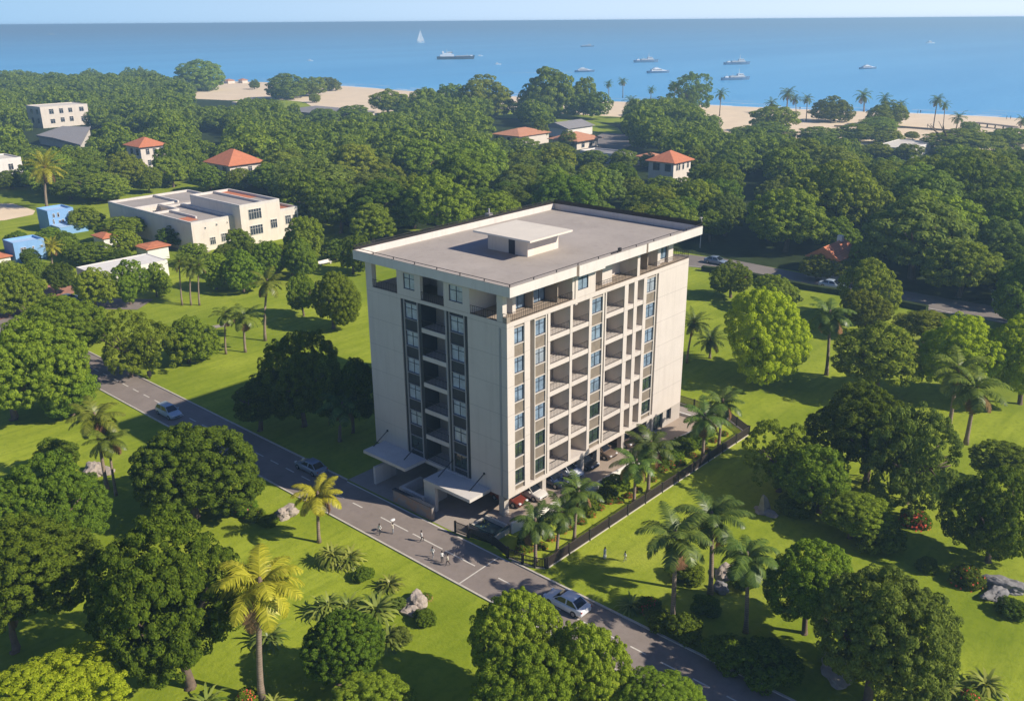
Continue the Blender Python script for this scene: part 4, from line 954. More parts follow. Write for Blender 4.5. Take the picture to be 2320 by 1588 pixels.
PLM = [
 (593, 1582, 590, 1325, 198, 'coco', 0, 'frond_gold', 'golden-green coconut palm with a tall curved trunk, largest palm in the foreground'),
 (723, 1228, 720, 1122, 112, 'coco', 1, 'frond_gold', 'golden-green palm at the left kerb just below the dark parked car'),
 (243, 1108, 215, 945, 118, 'coco', 2, 'frond', 'taller of the twin leaning palms left of the road, with the thick pale trunk'),
 (263, 1122, 245, 998, 92, 'coco', 3, 'frond', 'shorter and thinner of the twin leaning palms left of the road'),
 (1523, 1420, 1530, 1215, 160, 'coco', 4, 'frond_dark', 'nearest of the three coconut palms right of the road, drooping dark fronds'),
 (1609, 1345, 1612, 1172, 155, 'coco', 0, 'frond_dark', 'farthest of the three coconut palms right of the road, beside the grey boulder'),
 (1689, 1432, 1692, 1262, 143, 'coco', 2, 'frond_dark', 'rightmost of the three coconut palms right of the road, with a straight thin trunk'),
 (1213, 1272, 1213, 1182, 108, 'coco', 1, 'frond_dark', 'palm in the fenced garden nearest the street, first from the road'),
 (1262, 1252, 1272, 1158, 99, 'coco', 3, 'frond_dark', 'second palm from the road in the fenced garden, right of the first'),
 (1301, 1225, 1310, 1112, 104, 'coco', 4, 'frond_dark', 'third palm from the road in the fenced garden, by the white wall'),
 (1436, 1142, 1442, 1048, 104, 'coco', 0, 'frond_dark', 'garden palm at the middle of the fence, the nearer of its pair'),
 (1468, 1118, 1475, 1008, 111, 'coco', 2, 'frond_dark', 'garden palm at the middle of the fence, the farther of its pair'),
 (1592, 1035, 1596, 945, 108, 'coco', 3, 'frond_dark', 'garden palm near the far end of the fence, in front of the dark shrubs'),
 (1628, 1015, 1638, 912, 95, 'coco', 1, 'frond_dark', 'last garden palm at the far end of the fence'),
 (601, 772, 606, 640, 82, 'coco', 4, 'frond', 'lone tall slender palm on the lawn left of the tower'),
 (512, 802, 511, 712, 62, 'coco', 0, 'frond', 'smaller palm of the close pair on the left lawn'),
 (556, 798, 552, 718, 78, 'coco', 3, 'frond', 'larger palm of the close pair on the left lawn, with drooping brown fronds'),
 (413, 692, 406, 592, 58, 'date', 0, 'frond', 'left palm of the trio on the left lawn'),
 (433, 692, 431, 605, 58, 'date', 1, 'frond', 'middle palm of the trio on the left lawn'),
 (452, 692, 450, 600, 56, 'date', 2, 'frond', 'right palm of the trio on the left lawn'),
 (107, 474, 101, 378, 90, 'date', 3, 'frond_gold', 'tall palm with arching yellow fronds at the far left, above the blue house'),
 (119, 602, 117, 558, 52, 'date', 4, 'frond_gold', 'small yellow-fronded palm beside the lower blue house'),
 (1872, 850, 1880, 712, 106, 'coco', 1, 'frond_dark', 'single tall palm on the lawn right of the lone yellow-green tree'),
 (1556, 822, 1572, 730, 74, 'date', 0, 'frond_dark', 'palm half hidden by the sunny end wall of the tower'),
 (1608, 812, 1610, 768, 80, 'date', 2, 'frond_dark', 'short palm on the lawn just right of the tower end wall'),
 (2150, 970, 2170, 838, 122, 'coco', 3, 'frond', 'farther of the twin palms on the right lawn, leaning right'),
 (2188, 1006, 2212, 880, 132, 'coco', 4, 'frond', 'nearer of the twin palms on the right lawn, leaning right'),
 (770, 1000, 776, 920, 104, 'coco', 0, 'frond_dark', 'palm in deep shade beside the tower wall'),
]
for q in PLM: Pm(*q)
for i, (bx, by, cx, cyy, wp, lab) in enumerate([
 (1379, 226, 1379, 190, 24, 'left palm of the distant pair at the shore beyond the roof of the tower'), (1411, 222, 1411, 184, 26, 'right palm of the distant pair at the shore beyond the roof of the tower'),
 (1426, 268, 1430, 230, 40, 'brown-fringed palm below the distant shore pair'), (1474, 228, 1476, 203, 24, 'small palm at the shore right of the distant pair'),
 (1528, 222, 1528, 192, 28, 'palm beside the feathery grey-green shore tree'), (1630, 264, 1634, 212, 34, 'palm at the left end of the right hand beach, beside the water'),
 (1748, 258, 1748, 234, 34, 'short palm on top of the dark tree at the beach'), (1782, 256, 1785, 211, 44, 'tallest palm of the cluster of four on the beach'),
 (1803, 268, 1802, 224, 30, 'thin palm in the cluster of four on the beach, right of the tallest'), (1826, 276, 1829, 224, 32, 'rightmost palm of the cluster of four on the beach'),
 (1957, 254, 1957, 216, 44, 'bushy palm on the beach between the two dark trees'), (2006, 250, 2005, 222, 34, 'palm behind the rounded dark beach tree'),
 (2042, 252, 2042, 236, 30, 'small palm at the right of the rounded dark beach tree'), (2114, 292, 2124, 226, 38, 'taller of the two curved palms on the open sand'),
 (2136, 292, 2141, 238, 28, 'shorter of the two curved palms on the open sand'), (2166, 296, 2172, 266, 40, 'low leaning palm on the sand near the right edge'), (2312, 290, 2318, 272, 34, 'palm cut by the right edge on the beach')]):
    Pm(bx, by, cx, cyy, wp, 'small', i % 3, 'frond_dark', lab, group='palms along the beach')

# ---------------------------------------------------------------- spiky plants, shrubs, flowers, rocks
def spike_mesh(seed, n=44, heads=1):
    rng = np.random.default_rng(seed); VS, FS, off = [], [], 0
    for hd in range(heads):
        o = np.array([0, 0, .05]) if heads == 1 else np.append(rng.uniform(-.45, .45, 2), rng.uniform(.05, .35))
        s = 1 if heads == 1 else rng.uniform(.6, .85)
        for i in range(n):
            a = i*2.39996; e = 1.45-1.45*(i/n)**.8+rng.uniform(-.1, .1); h = np.array([math.cos(a), math.sin(a), 0]); side = np.array([-h[1], h[0], 0]); z = np.array([0, 0, 1.])
            Lf = s*rng.uniform(.8, 1.1); pts = []
            for t in (0, .4, .8, 1.):
                ee = e-.75*t*t; pts.append(o+(h*math.cos(ee)+z*math.sin(ee))*Lf*t)
            wd = [.035, .075, .05, .005]
            V = np.array([p-side*w_*s for p, w_ in zip(pts, wd)]+[p+side*w_*s for p, w_ in zip(pts, wd)])
            VS.append(V); FS.append(np.array([[k, k+1, 5+k, 4+k] for k in range(3)])+off); off += 8
    return npmesh('leaves', np.vstack(VS), np.vstack(FS), ['spike'])
SP = [spike_mesh(1, 48), spike_mesh(2, 40, 3), spike_mesh(3, 58), spike_mesh(4, 38, 4)]
def spiky(px, py, wpx, v, label):
    g = gp(px, py); r = wpx/2*depth(g)/F_
    o = bpy.data.objects.new('spiky_plant', SP[v]); COL.objects.link(o); o.location = g; o.scale = (r*1.18, r*1.18, r*1.15); o.rotation_euler = (0, 0, random.uniform(0, 6))
    tag(o, label, 'spiky plant', 'spiky plants in the lawns')
for q in [(772, 1272, 100, 3, 'widest clump of spiky leaves, uppermost on the left lawn'), (884, 1330, 66, 0, 'spiky rosette above the big bright clumps on the left lawn'), (762, 1380, 112, 1, 'broad spiky clump left of the brightest rosette'),
          (853, 1392, 108, 2, 'brightest and largest spiky rosette, left of the pale boulder'), (880, 1456, 84, 0, 'spiky rosette below the brightest one'), (610, 1452, 92, 2, 'spiky rosette half hidden behind the trunk of the golden palm'),
          (470, 1600, 90, 0, 'pale spiky rosette cut by the bottom edge left of the golden palm'), (1428, 1378, 66, 0, 'spiky rosette by the right kerb near the white car'), (2150, 1555, 96, 1, 'left spiky rosette at the bottom right corner'),
          (2232, 1560, 92, 2, 'right spiky rosette at the bottom right corner'), (620, 1600, 60, 0, 'spiky rosette at the foot of the golden palm'), (2210, 1600, 60, 0, 'spiky plant among the red flowers in the bottom right corner'),
          (1098, 1196, 34, 0, 'bright spiky plant inside the pond planter'), (1122, 1200, 22, 2, 'small spiky plant in the water of the pond planter')]:
    spiky(*q)
def flower_arrays(seed, n, r=1.):
    rng = np.random.default_rng(seed)
    d = unit(rng.normal(size=(n, 3))); d[:, 2] = np.abs(d[:, 2])
    return leaf_quads(d*np.array([.98, .98, .95])*rng.uniform(.9, 1.05, (n, 1)), unit(d+rng.normal(size=(n, 3))*.3), rng.uniform(.05, .085, n), rng.uniform(.05, .085, n), rng)
SHR = {}
def shrub(px, py, wpx, label, matn='shrub_leaf', flowers=None, nf=90, hk=.85, group=None, name=None, wz=0.):
    g = gp(px, py, wz); r = wpx/2*depth(g)/F_
    v = random.randrange(4)
    o = bpy.data.objects.new(name or ('flowering_shrub' if flowers else 'shrub'), crown_mesh('shrub', v, matn)); COL.objects.link(o)
    o.location = (g.x, g.y, wz-.02); o.scale = (r, r*random.uniform(.85, 1.1), r*hk*1.25); o.rotation_euler = (0, 0, random.uniform(0, 6))
    tag(o, label, 'flowers' if flowers else 'shrub', group)
    if flowers:
        key = (flowers, nf)
        if key not in SHR:
            V, Fq = flower_arrays(nf, nf); SHR[key] = npmesh('blossoms', V, Fq, [flowers])
        b = bpy.data.objects.new('blossoms', SHR[key]); COL.objects.link(b); b.parent = o; b.scale = (1, 1, 1.02)
    return o
for q in [(556, 1160, 62, 'shrub with pink blossoms on the sunny grass right of the dense dark tree', 'shrub_leaf', 'flower_pink', 60), (580, 1176, 50, 'green shrub next to the pink blossoms', 'shrub_leaf'), (610, 1188, 46, 'round green shrub left of the rock near the kerb palm', 'shrub_leaf'),
          (824, 1312, 54, 'round shrub under the widest spiky clump', 'shrub_leaf'), (905, 1375, 46, 'yellowish round shrub between the spiky rosettes and the boulder', 'leaf_olive'), (962, 1410, 60, 'round shrub right of the pale boulder', 'shrub_leaf'),
          (905, 1450, 60, 'green shrub below the pale boulder beside a spiky rosette', 'leaf_olive'), (967, 1358, 30, 'pink flowering tuft behind the pale boulder', 'shrub_leaf', 'flower_pink', 60), (206, 1084, 32, 'round green shrub at the rock with red flowers', 'shrub_leaf'), (178, 1082, 30, 'red flowers at the foot of the pale rock left of the leaning palms', 'shrub_leaf', 'flower_red', 120),
          (2073, 1188, 70, 'round bush covered in red blossoms on the right lawn', 'leaf_dark', 'flower_red', 260), (1825, 1142, 46, 'red blossoms under the trees near the curved stone', 'leaf_dark', 'flower_red', 90), (1558, 1312, 80, 'dark round shrub behind the nearest coconut palm', 'leaf_dark'),
          (1545, 1440, 100, 'dark leafy shrub at the foot of the nearest coconut palm', 'leaf_dark'), (1490, 1418, 80, 'low dark shrub beside the spiky rosette at the kerb', 'leaf_dark'), (1470, 1380, 56, 'orange-red flowers behind the kerb shrubs', 'leaf_dark', 'flower_red', 160),
          (1690, 1330, 70, 'dark shrub behind the rightmost coconut palm, beside the boulders', 'leaf_dark'), (1640, 1500, 130, 'wide dark shrub in the shade near the right kerb', 'leaf_dark'), (1740, 1530, 150, 'wide dark shrub below the leaning tree, in deep shade', 'leaf_dark'), (1600, 1385, 70, 'dark shrub in the shade behind the nearest palm trunk', 'leaf_dark'),
          (2100, 1290, 60, 'dark shrub in the long shadow on the right lawn', 'leaf_dark'), (1800, 1160, 90, 'low dark groundcover beside the curved stone', 'leaf_dark'), (1990, 1240, 120, 'low dark shrub in the shadow of the flat-topped tree', 'leaf_dark'), (2190, 1320, 80, 'shrub with dull red flowers in the shade at the right', 'leaf_dark', 'flower_red', 60),
          (2290, 1390, 70, 'dark shrub at the right edge below the shaded rocks', 'leaf_dark'), (2080, 1585, 40, 'red flowers under the largest tree at the bottom right', 'shrub_leaf', 'flower_red', 120), (2195, 1590, 60, 'bright red flowers in the bottom right corner', 'shrub_leaf', 'flower_red', 200),
          (560, 1588, 56, 'red flowers left of the golden palm foot', 'shrub_leaf', 'flower_red', 160), (505, 1395, 40, 'small red flowering shrub in the shade left of the golden palm', 'leaf_dark', 'flower_red', 40), (300, 1010, 1, 'x'), (205, 640, 1, 'x')]:
    if q[2] > 1: shrub(*q)
# the fenced palm garden: dark shrubs against the wall, flowers along the bed
random.seed(21)
for (px, py, wpx) in [(1395, 1108, 66), (1378, 1128, 56), (1420, 1080, 44), (1545, 1020, 62), (1575, 1005, 56), (1520, 1040, 50), (1290, 1180, 44), (1330, 1152, 50), (1190, 1230, 46), (1600, 985, 44), (1500, 1060, 40)]:
    shrub(px, py, wpx, 'dark shrub growing against the white car park wall in the palm garden', 'leaf_dark', group='dark shrubs of the palm garden')
for (px, py, wpx) in [(1180, 1250, 34), (1200, 1245, 30), (1228, 1240, 30), (1250, 1222, 28), (1275, 1205, 26), (1290, 1196, 26), (1318, 1184, 26), (1340, 1168, 26), (1360, 1152, 26), (1382, 1138, 26), (1402, 1136, 26), (1425, 1126, 26), (1445, 1112, 24), (1478, 1088, 24), (1500, 1064, 30), (1522, 1056, 30), (1542, 1052, 26), (1570, 1035, 24), (1600, 1020, 22), (1618, 1000, 22), (1640, 985, 22)]:
    shrub(px, py, wpx, 'low plant with red blossoms in the flower bed of the palm garden', 'shrub_leaf', 'flower_red', 150, .75, group='red flowers of the palm garden')
struct('garden_lawn', MB().sheet([(-2.9, -7.6), (33, -7.9), (33, -4), (24, -3.2), (12, -2.7), (-.6, -1.5), (-3.2, -2.8)], .02), 'lawn')
def rock(px, py, wpx, label, seed, matn='rock', sx=(1, .7, .6), name='rock'):
    g = gp(px, py); r = wpx/2*depth(g)/F_
    bm = bmesh.new(); bmesh.ops.create_icosphere(bm, subdivisions=4, radius=1)
    for v in bm.verts:
        p = v.co.copy(); n_ = noise.noise(p*1.1+Vector((seed*3.1, 0, 0)))*.5+noise.noise(p*2.7+Vector((0, seed, 0)))*.22+noise.noise(p*6+Vector((0, seed, 0)))*.07
        v.co = p*(1+n_); v.co.z = max(v.co.z, -.35)
        for ax in range(3): v.co[ax] = v.co[ax]*.8+.2*round(v.co[ax]*2.2)/2.2
    me = bpy.data.meshes.new('rock'); bm.to_mesh(me); bm.free(); me.materials.append(MATS[matn])
    o = bpy.data.objects.new(name, me); COL.objects.link(o); o.location = (g.x, g.y, r*sx[2]*.25); o.scale = (r*sx[0], r*sx[1], r*sx[2]); o.rotation_euler = (0, 0, seed)
    return tag(o, label, 'rock')
rock(212, 1068, 66, 'pale jagged rock with red flowers left of the leaning palms', 1, sx=(1, .6, .5)); rock(236, 1070, 44, 'flat pale rock touching the trunk of the leaning palm', 2, sx=(1, .8, .35))
rock(652, 1168, 52, 'pale rock near the left kerb beside the green shrubs', 3, sx=(1, .7, .7)); rock(944, 1368, 56, 'large smooth pale boulder on the left lawn', 4, sx=(1, .85, .75)); rock(932, 1388, 46, 'smaller pale boulder in front of the large smooth one', 5, sx=(1, .7, .5))
rock(1645, 1302, 56, 'pale broken rock behind the coconut palms on the right', 6, sx=(1, .7, .55)); rock(1634, 1338, 38, 'grey round boulder at the foot of the farthest coconut palm', 7, 'rock_grey', (1, .9, .9)); rock(2275, 1330, 90, 'shaded grey rock at the right edge', 8, 'rock_grey', (1, .6, .4)); rock(2255, 1352, 70, 'second shaded grey rock just below the first at the right edge', 9, 'rock_grey', (1, .6, .45))
rock(1900, 1520, 110, 'flat pale rock in broken shade under the largest tree', 10, sx=(1, .6, .25)); rock(1738, 1162, 56, 'low stone base with a pointed standing stone on the right lawn', 11, sx=(1, .6, .25))
g = gp(1730, 1158); rs = MB()
rs.loft([[(g.x+a*s+ox, g.y+b_*s, z) for a, b_ in ((-.75, -.35), (.75, -.35), (.75, .35), (-.75, .35))] for s, z, ox in ((1.1, 0, .1), (.85, .8, 0), (.6, 1.5, -.2), (.22, 2.1, -.45))])
tag(rs.build('standing_stone', 'rock'), 'pointed curved standing stone on its low base on the right lawn', 'stone')
# clipped hedge along the far road
hg = MB().prism(ribbon([(p[0]-5.5, p[1]-6.5) for p in far_road[1:6]], 1.2), 0, 1.0)
tag(hg.build('hedge', 'undergrowth'), 'low clipped hedge along the near side of the far road', 'hedge')
# ================================================================ the other buildings
def hwin(h, side, face, a0, a1, z0, z1, nv=1, fm='white_wall', pane='window_dark', tr_=True, d=.1):
    return window(side, a0, a1, z0, z1, face-d, pane, fm, h, nv, tr_)
def house(name, label, cat, x0, x1, y0, y1, h, wall, roof='flat', rmat='roof_felt', eave=.7, rh=2., wr=(), wl_=(), par=.5, chim=None):
    H = place_world(thing(name, label, cat, ((x0+x1)/2, (y0+y1)/2, 0)))
    top = h-par if roof == 'flat' else h
    MB().box(x0, x1, y0, y1, 0, top).build('wall', wall, H)
    if roof == 'flat':
        r = MB()
        for q in ((x0, x1, y0, y0+.3), (x0, x1, y1-.3, y1), (x0, x0+.3, y0+.3, y1-.3), (x1-.3, x1, y0+.3, y1-.3)): r.box(*q, top, h)
        p = r.build('parapet', wall, H)
        MB().box(x0+.3, x1-.3, y0+.3, y1-.3, top, top+.05).build('roof', rmat, H)
    else:
        e = eave; X0_, X1_, Y0_, Y1_ = x0-e, x1+e, y0-e, y1+e
        lx, ly = X1_-X0_, Y1_-Y0_
        if roof == 'hip':
            if lx > ly: rg = [(X0_+ly/2, (Y0_+Y1_)/2), (X1_-ly/2, (Y0_+Y1_)/2)]
            else: rg = [((X0_+X1_)/2, Y0_+lx/2), ((X0_+X1_)/2, Y1_-lx/2+.01)]
        else: rg = [(X0_, (Y0_+Y1_)/2), (X1_, (Y0_+Y1_)/2)] if lx > ly else [((X0_+X1_)/2, Y0_), ((X0_+X1_)/2, Y1_)]
        V = [(X0_, Y0_, h), (X1_, Y0_, h), (X1_, Y1_, h), (X0_, Y1_, h), (*rg[0], h+rh), (*rg[1], h+rh), (X0_, Y0_, h-.18), (X1_, Y0_, h-.18), (X1_, Y1_, h-.18), (X0_, Y1_, h-.18)]
        if lx > ly: F = [(0, 1, 5, 4), (2, 3, 4, 5), (1, 2, 5), (3, 0, 4)]
        else: F = [(0, 1, 4), (1, 2, 5, 4), (2, 3, 5), (3, 0, 4, 5)]
        F += [(0, 6, 7, 1), (1, 7, 8, 2), (2, 8, 9, 3), (3, 9, 6, 0), (6, 9, 8, 7)]
        rp = MB().add(V, F).build('roof', rmat, H)
        if chim: MB().box(chim[0]-.5, chim[0]+.5, chim[1]-.5, chim[1]+.5, h+rh*.4, h+rh+.9).build('chimney', 'white_wall', rp)
    for (a0, a1, z0, z1, nv) in wr: hwin(H, 'R', y0, a0, a1, z0, z1, nv)
    for (a0, a1, z0, z1, nv) in wl_: hwin(H, 'L', x0, a0, a1, z0, z1, nv, 'dark_frame')
    return H
# the school: low block with a court, tall block, right wing
S = place_world(thing('school_building', 'large cream school-like building with flat roofs at several levels and orange patches', 'building', (52, 148, 0)))
s = MB(); s.box(40.2, 50.9, 130.5, 148, 0, 6.4).box(50.9, 62, 149, 170, 0, 6.41).box(40.2, 50.9, 157, 170, 0, 6.4).box(47, 50.9, 148, 157, 0, 6.4).box(40.2, 40.7, 148, 157, 0, 6.4).box(40.7, 47, 148, 157, 0, 3.0)
s.build('wall', 'cream', S)
p_ = MB()
for (x0, x1, y0, y1) in ((40.2, 50.9, 130.5, 130.9), (40.2, 40.6, 130.9, 169.6), (40.2, 62, 169.6, 170), (61.6, 62, 149.5, 169.6), (40.6, 47, 147.6, 148), (40.6, 50.9, 157, 157.4), (46.6, 47, 148, 157), (47, 61.6, 153, 153.4), (50.4, 50.9, 130.9, 153), (44.5, 44.9, 136, 147.6), (52, 52.4, 157.4, 169.6)):
    p_.box(x0, x1, y0, y1, 6.4, 7.0)
p_.build('parapet', 'render_white', S)
MB().box(40.6, 50.4, 130.9, 147.6, 6.4, 6.46).box(47, 50.4, 148, 153, 6.4, 6.46).box(47, 61.6, 153.4, 157, 6.42, 6.47).box(40.6, 52, 157.4, 169.6, 6.4, 6.46).box(52.4, 61.6, 157.4, 169.6, 6.42, 6.47).build('roof', 'roof_felt', S)
MB().box(41, 44.3, 134.5, 139, 6.46, 6.52).build('roof_patch', 'terracotta', S)
t2 = MB().box(50.9, 61.6, 127.5, 149, 0, 9.0).build('tall_block', 'cream', S)
q_ = MB()
for (x0, x1, y0, y1) in ((50.9, 61.6, 127.5, 127.9), (50.9, 61.6, 148.6, 149), (50.9, 51.3, 127.9, 148.6), (61.2, 61.6, 127.9, 148.6), (57, 57.4, 127.9, 148.6)): q_.box(x0, x1, y0, y1, 9.0, 9.6)
q_.build('parapet', 'render_white', t2)
MB().box(51.3, 57, 127.9, 148.6, 9.0, 9.06).build('roof', 'roof_felt', t2); MB().box(57.4, 61.2, 136, 148.6, 9.0, 9.06).build('roof_patch', 'terracotta', t2); MB().box(57.4, 61.2, 127.9, 136, 9.0, 9.05).build('roof', 'roof_felt', t2)
t3 = MB().box(61.6, 66.8, 127.9, 150, 0, 6.4).build('right_wing', 'cream', S)
MB().box(61.6, 66.8, 127.9, 128.3, 6.4, 7.0).box(66.4, 66.8, 128.3, 150, 6.4, 7.0).build('parapet', 'render_white', t3); MB().box(61.6, 66.4, 128.3, 150, 6.4, 6.46).build('roof_patch', 'terracotta', t3)
for (a0, a1, z0, z1, f, nv) in ((53, 56.4, 5.9, 8.3, 127.5, 4), (53, 56.4, 2.3, 4.5, 127.5, 4), (58.6, 60.4, 3.0, 5.1, 127.5, 2), (63.0, 64.6, 3.2, 5.3, 127.9, 2), (65.2, 66.4, 3.4, 5.2, 127.9, 1), (44.3, 45.7, 1.2, 2.9, 130.5, 2), (47.2, 48.5, 1.4, 3.3, 130.5, 2), (43.3, 43.7, 5.0, 5.5, 130.5, 0), (46.2, 46.6, 5.3, 5.8, 130.5, 0), (49, 49.3, 5.4, 5.8, 130.5, 0)):
    hwin(S, 'R', f, a0, a1, z0, z1, nv, tr_=nv > 0)
hwin(S, 'R', 157, 41.5, 43.3, 4.2, 5.6, 2); hwin(S, 'R', 157, 45, 45.8, 4.2, 5.6, 1)
house('apartment_block', 'cream three storey block with a flat pale roof at the far left, nearest the sea', 'building', 127.5, 151, 424, 441, 10.3, 'cream', rmat='roof_pale', par=.3,
      wr=[(131.5, 133.8, 6.6, 9, 1), (136.5, 138.5, 6.6, 9, 1), (141, 143, 6.8, 9, 1), (146.5, 148.8, 6.9, 9.1, 1), (131.5, 133.8, 2, 4.2, 1), (136.5, 138.5, 2.4, 4.6, 1), (141, 143, 2.4, 4.8, 1), (146.8, 149, 2, 4.4, 1)],
      wl_=[(427, 429, 6.6, 8.8, 0), (433.5, 435.8, 6.6, 8.8, 0), (427, 429, 2.2, 4.6, 0), (433.5, 435.8, 2.2, 4.6, 0)])
hb_ = place_world(thing('hall', 'wide low grey roof of a hall in front of the far left cream block', 'building', (112, 372, 0)))
gv = [gp(82, 306, 4), gp(140, 278, 5.5), gp(200, 280, 5.5), gp(205, 285, 4), gp(182, 331, 3.5), gp(120, 312, 4)]
r_ = MB().prism([(p.x, p.y) for p in gv], 3.2, 3.9); rr_ = r_.build('roof', 'grey_roof', hb_)
c_ = sum((Vector((p.x, p.y, 0)) for p in gv), Vector())/6
MB().prism([(c_.x+(p.x-c_.x)*.93, c_.y+(p.y-c_.y)*.93) for p in gv], 0, 3.2).build('wall', 'cream', hb_)
house('villa', 'tall cream villa with a red pyramid roof, left of the second red pyramid roof', 'house', 89.2, 98.2, 248.5, 258.5, 9, 'cream', 'hip', 'terracotta', .9, 2.6,
      wr=[(91, 92.3, 6.2, 8.2, 1), (93.6, 94.7, 6.2, 8.2, 1), (96.3, 97.4, 6.4, 8.2, 1), (91.2, 92.4, 2.4, 4.4, 1)], wl_=[(250, 251.6, 6, 8, 0), (254, 255.6, 6, 8, 0)])
house('villa', 'wide red pyramid roofed house half hidden in the trees behind the school', 'house', 92.6, 104, 199, 212, 7, 'cream', 'hip', 'terracotta', 1.0, 4.0, wr=[(95, 96.5, 4.2, 6, 1), (99, 100.5, 4.2, 6, 1)], wl_=[(201, 203, 4.2, 6.2, 0), (206, 208, 4.2, 6.2, 0)])
house('villa', 'cream villa with a red pyramid roof right of centre, beyond the tower', 'house', 179.3, 189.2, 93, 102, 7.6, 'cream', 'hip', 'terracotta', .9, 2.9,
      wr=[(180.8, 181.7, 5, 7, 0), (182.1, 183, 5, 7, 0), (184.3, 185.3, 5, 7, 0), (187, 188, 5.2, 7, 0), (180.6, 181.4, 1, 2.8, 0), (182.2, 183, 1.2, 3, 0)], wl_=[(94, 96, 4.8, 7, 0), (98, 100.3, 4.8, 7, 0)])
house('white_house', 'plain white flat-roofed house cut by the left edge, beside the tall yellow-fronded palm', 'house', 38, 60.5, 276, 290, 6.4, 'white_wall', rmat='roof_pale', wr=[(56, 57.6, 2.6, 4.6, 1), (49, 50.4, 2.6, 4.4, 1)])
house('blue_house', 'two storey light blue house with a lower front extension', 'house', 28.3, 34.6, 177.5, 184, 5.4, 'blue_wall', rmat='blue_roof', wr=[(29.4, 29.9, 3.6, 4.6, 0), (30.5, 31, 3.6, 4.7, 0), (33.3, 33.8, 3.6, 4.6, 0), (30.6, 31.1, 2.2, 2.8, 0), (31.4, 31.9, 2.2, 2.9, 0), (29.2, 29.6, 2, 3.2, 0)])
e_ = [o for o in COL.objects if o.name.startswith('blue_house')][0]
MB().box(28.6, 35.4, 172.5, 177.35, 0, 1.9).build('extension', 'blue_wall', e_); MB().box(28.5, 35.5, 172.4, 177.36, 1.9, 2.02).build('extension_roof', 'blue_roof', e_)
b2 = house('blue_house', 'single storey light blue flat-roofed house at the left edge', 'house', 10.2, 16.6, 151.3, 157, 4.6, 'blue_wall', rmat='blue_roof', wr=[(11.5, 12.6, 2.4, 3.4, 1), (13.9, 14.3, 2.8, 3.3, 0), (15.7, 16.1, 2.8, 3.3, 0)])
house('small_house', 'low house with a bright red roof at the left edge beside the lower blue house', 'house', 3.5, 9.4, 152, 157, 2.0, 'white_wall', 'hip', 'terracotta', .4, .8)
house('small_house', 'tiny white house with a narrow red roof below the two storey blue house', 'house', 28.2, 31.2, 148.3, 153.5, 3.0, 'white_wall', 'hip', 'terracotta', .4, .7, wr=[(29.6, 30.3, 1.6, 2.4, 1)])
house('small_house', 'small white house with a flat bright red roof in front of the school', 'house', 29.6, 34.4, 130.9, 136, 3.0, 'white_wall', 'hip', 'terracotta', .5, .55)
house('long_building', 'long low white flat-roofed building behind the lawn trees at the left', 'building', 12.2, 27, 117.5, 126, 3.3, 'white_wall', rmat='white_wall', par=.15)
house('beach_house', 'orange-roofed long house with shaded windows near the shore', 'house', 221, 240, 192, 206, 4.4, 'cream', 'hip', 'terracotta_pale', .8, 2.2, wl_=[(193.5, 195, 1.5, 3.6, 0), (197, 198.5, 1.5, 3.6, 0), (200.5, 202, 1.5, 3.6, 0), (203.4, 204.8, 1.5, 3.6, 0)])
pv = house('pavilion', 'orange-roofed pavilion beside the parking lot near the shore', 'house', 229, 243, 168.5, 181, 3.6, 'cream', 'hip', 'terracotta_pale', 1.6, 2.6, wr=[(232, 234, .6, 2.6, 0), (237, 239, .6, 2.6, 0)])
house('beach_house', 'grey-roofed low house behind the orange roofs near the shore', 'house', 258, 276, 196, 210, 4, 'white_wall', 'gable', 'grey_roof', .8, 2.2)
house('low_building', 'low white building with a pale roof edge below the parking lot', 'building', 207, 216, 133, 150, 3.8, 'white_wall', rmat='grey_roof', wr=[(209, 210.4, 1.2, 2.8, 1)], wl_=[(135, 136, 1.2, 2.8, 0)])
house('small_house', 'small peach house with a faded orange roof right of the parking lot', 'house', 211, 218, 121, 128, 3.2, 'cream', 'hip', 'terracotta_pale', .6, 1.2)
house('low_building', 'long pale flat-roofed building just behind the right hand beach', 'building', 286, 312, 59, 72.5, 3.6, 'white_wall', rmat='roof_pale', par=.2, wr=[(303, 304.5, 1.2, 2.6, 0)])
house('small_house', 'orange gabled roof with a small white chimney alone in the dark wood', 'house', 109.5, 118.5, 12.0, 18, 4.4, 'cream', 'gable', 'terracotta', .5, 2.2, chim=(117, 15))
house('beach_shed', 'pale flat-roofed shed at the edge of the open sand, left of the grey roof', 'building', 245, 262, 432, 442, 4, 'cream', rmat='sand', par=.2)
house('hall', 'wide grey-roofed hall beside the open sand at the left', 'building', 232, 258, 326, 372, 4.2, 'cream', 'hip', 'grey_roof', 1, 2)
for (px, py, w_, lab) in ((512, 190, 24, 'pale hut on the sand beside the huge rounded tree'), (545, 189, 20, 'second pale hut on the sand, right of the first')):
    g = gp(px, py); d = depth(g)*w_/F_; house('beach_hut', lab, 'hut', g.x, g.x+d*.7, g.y-d*.4, g.y+d*.4, 2.6, 'cream', 'hip', 'terracotta_pale', .5, 1.2)
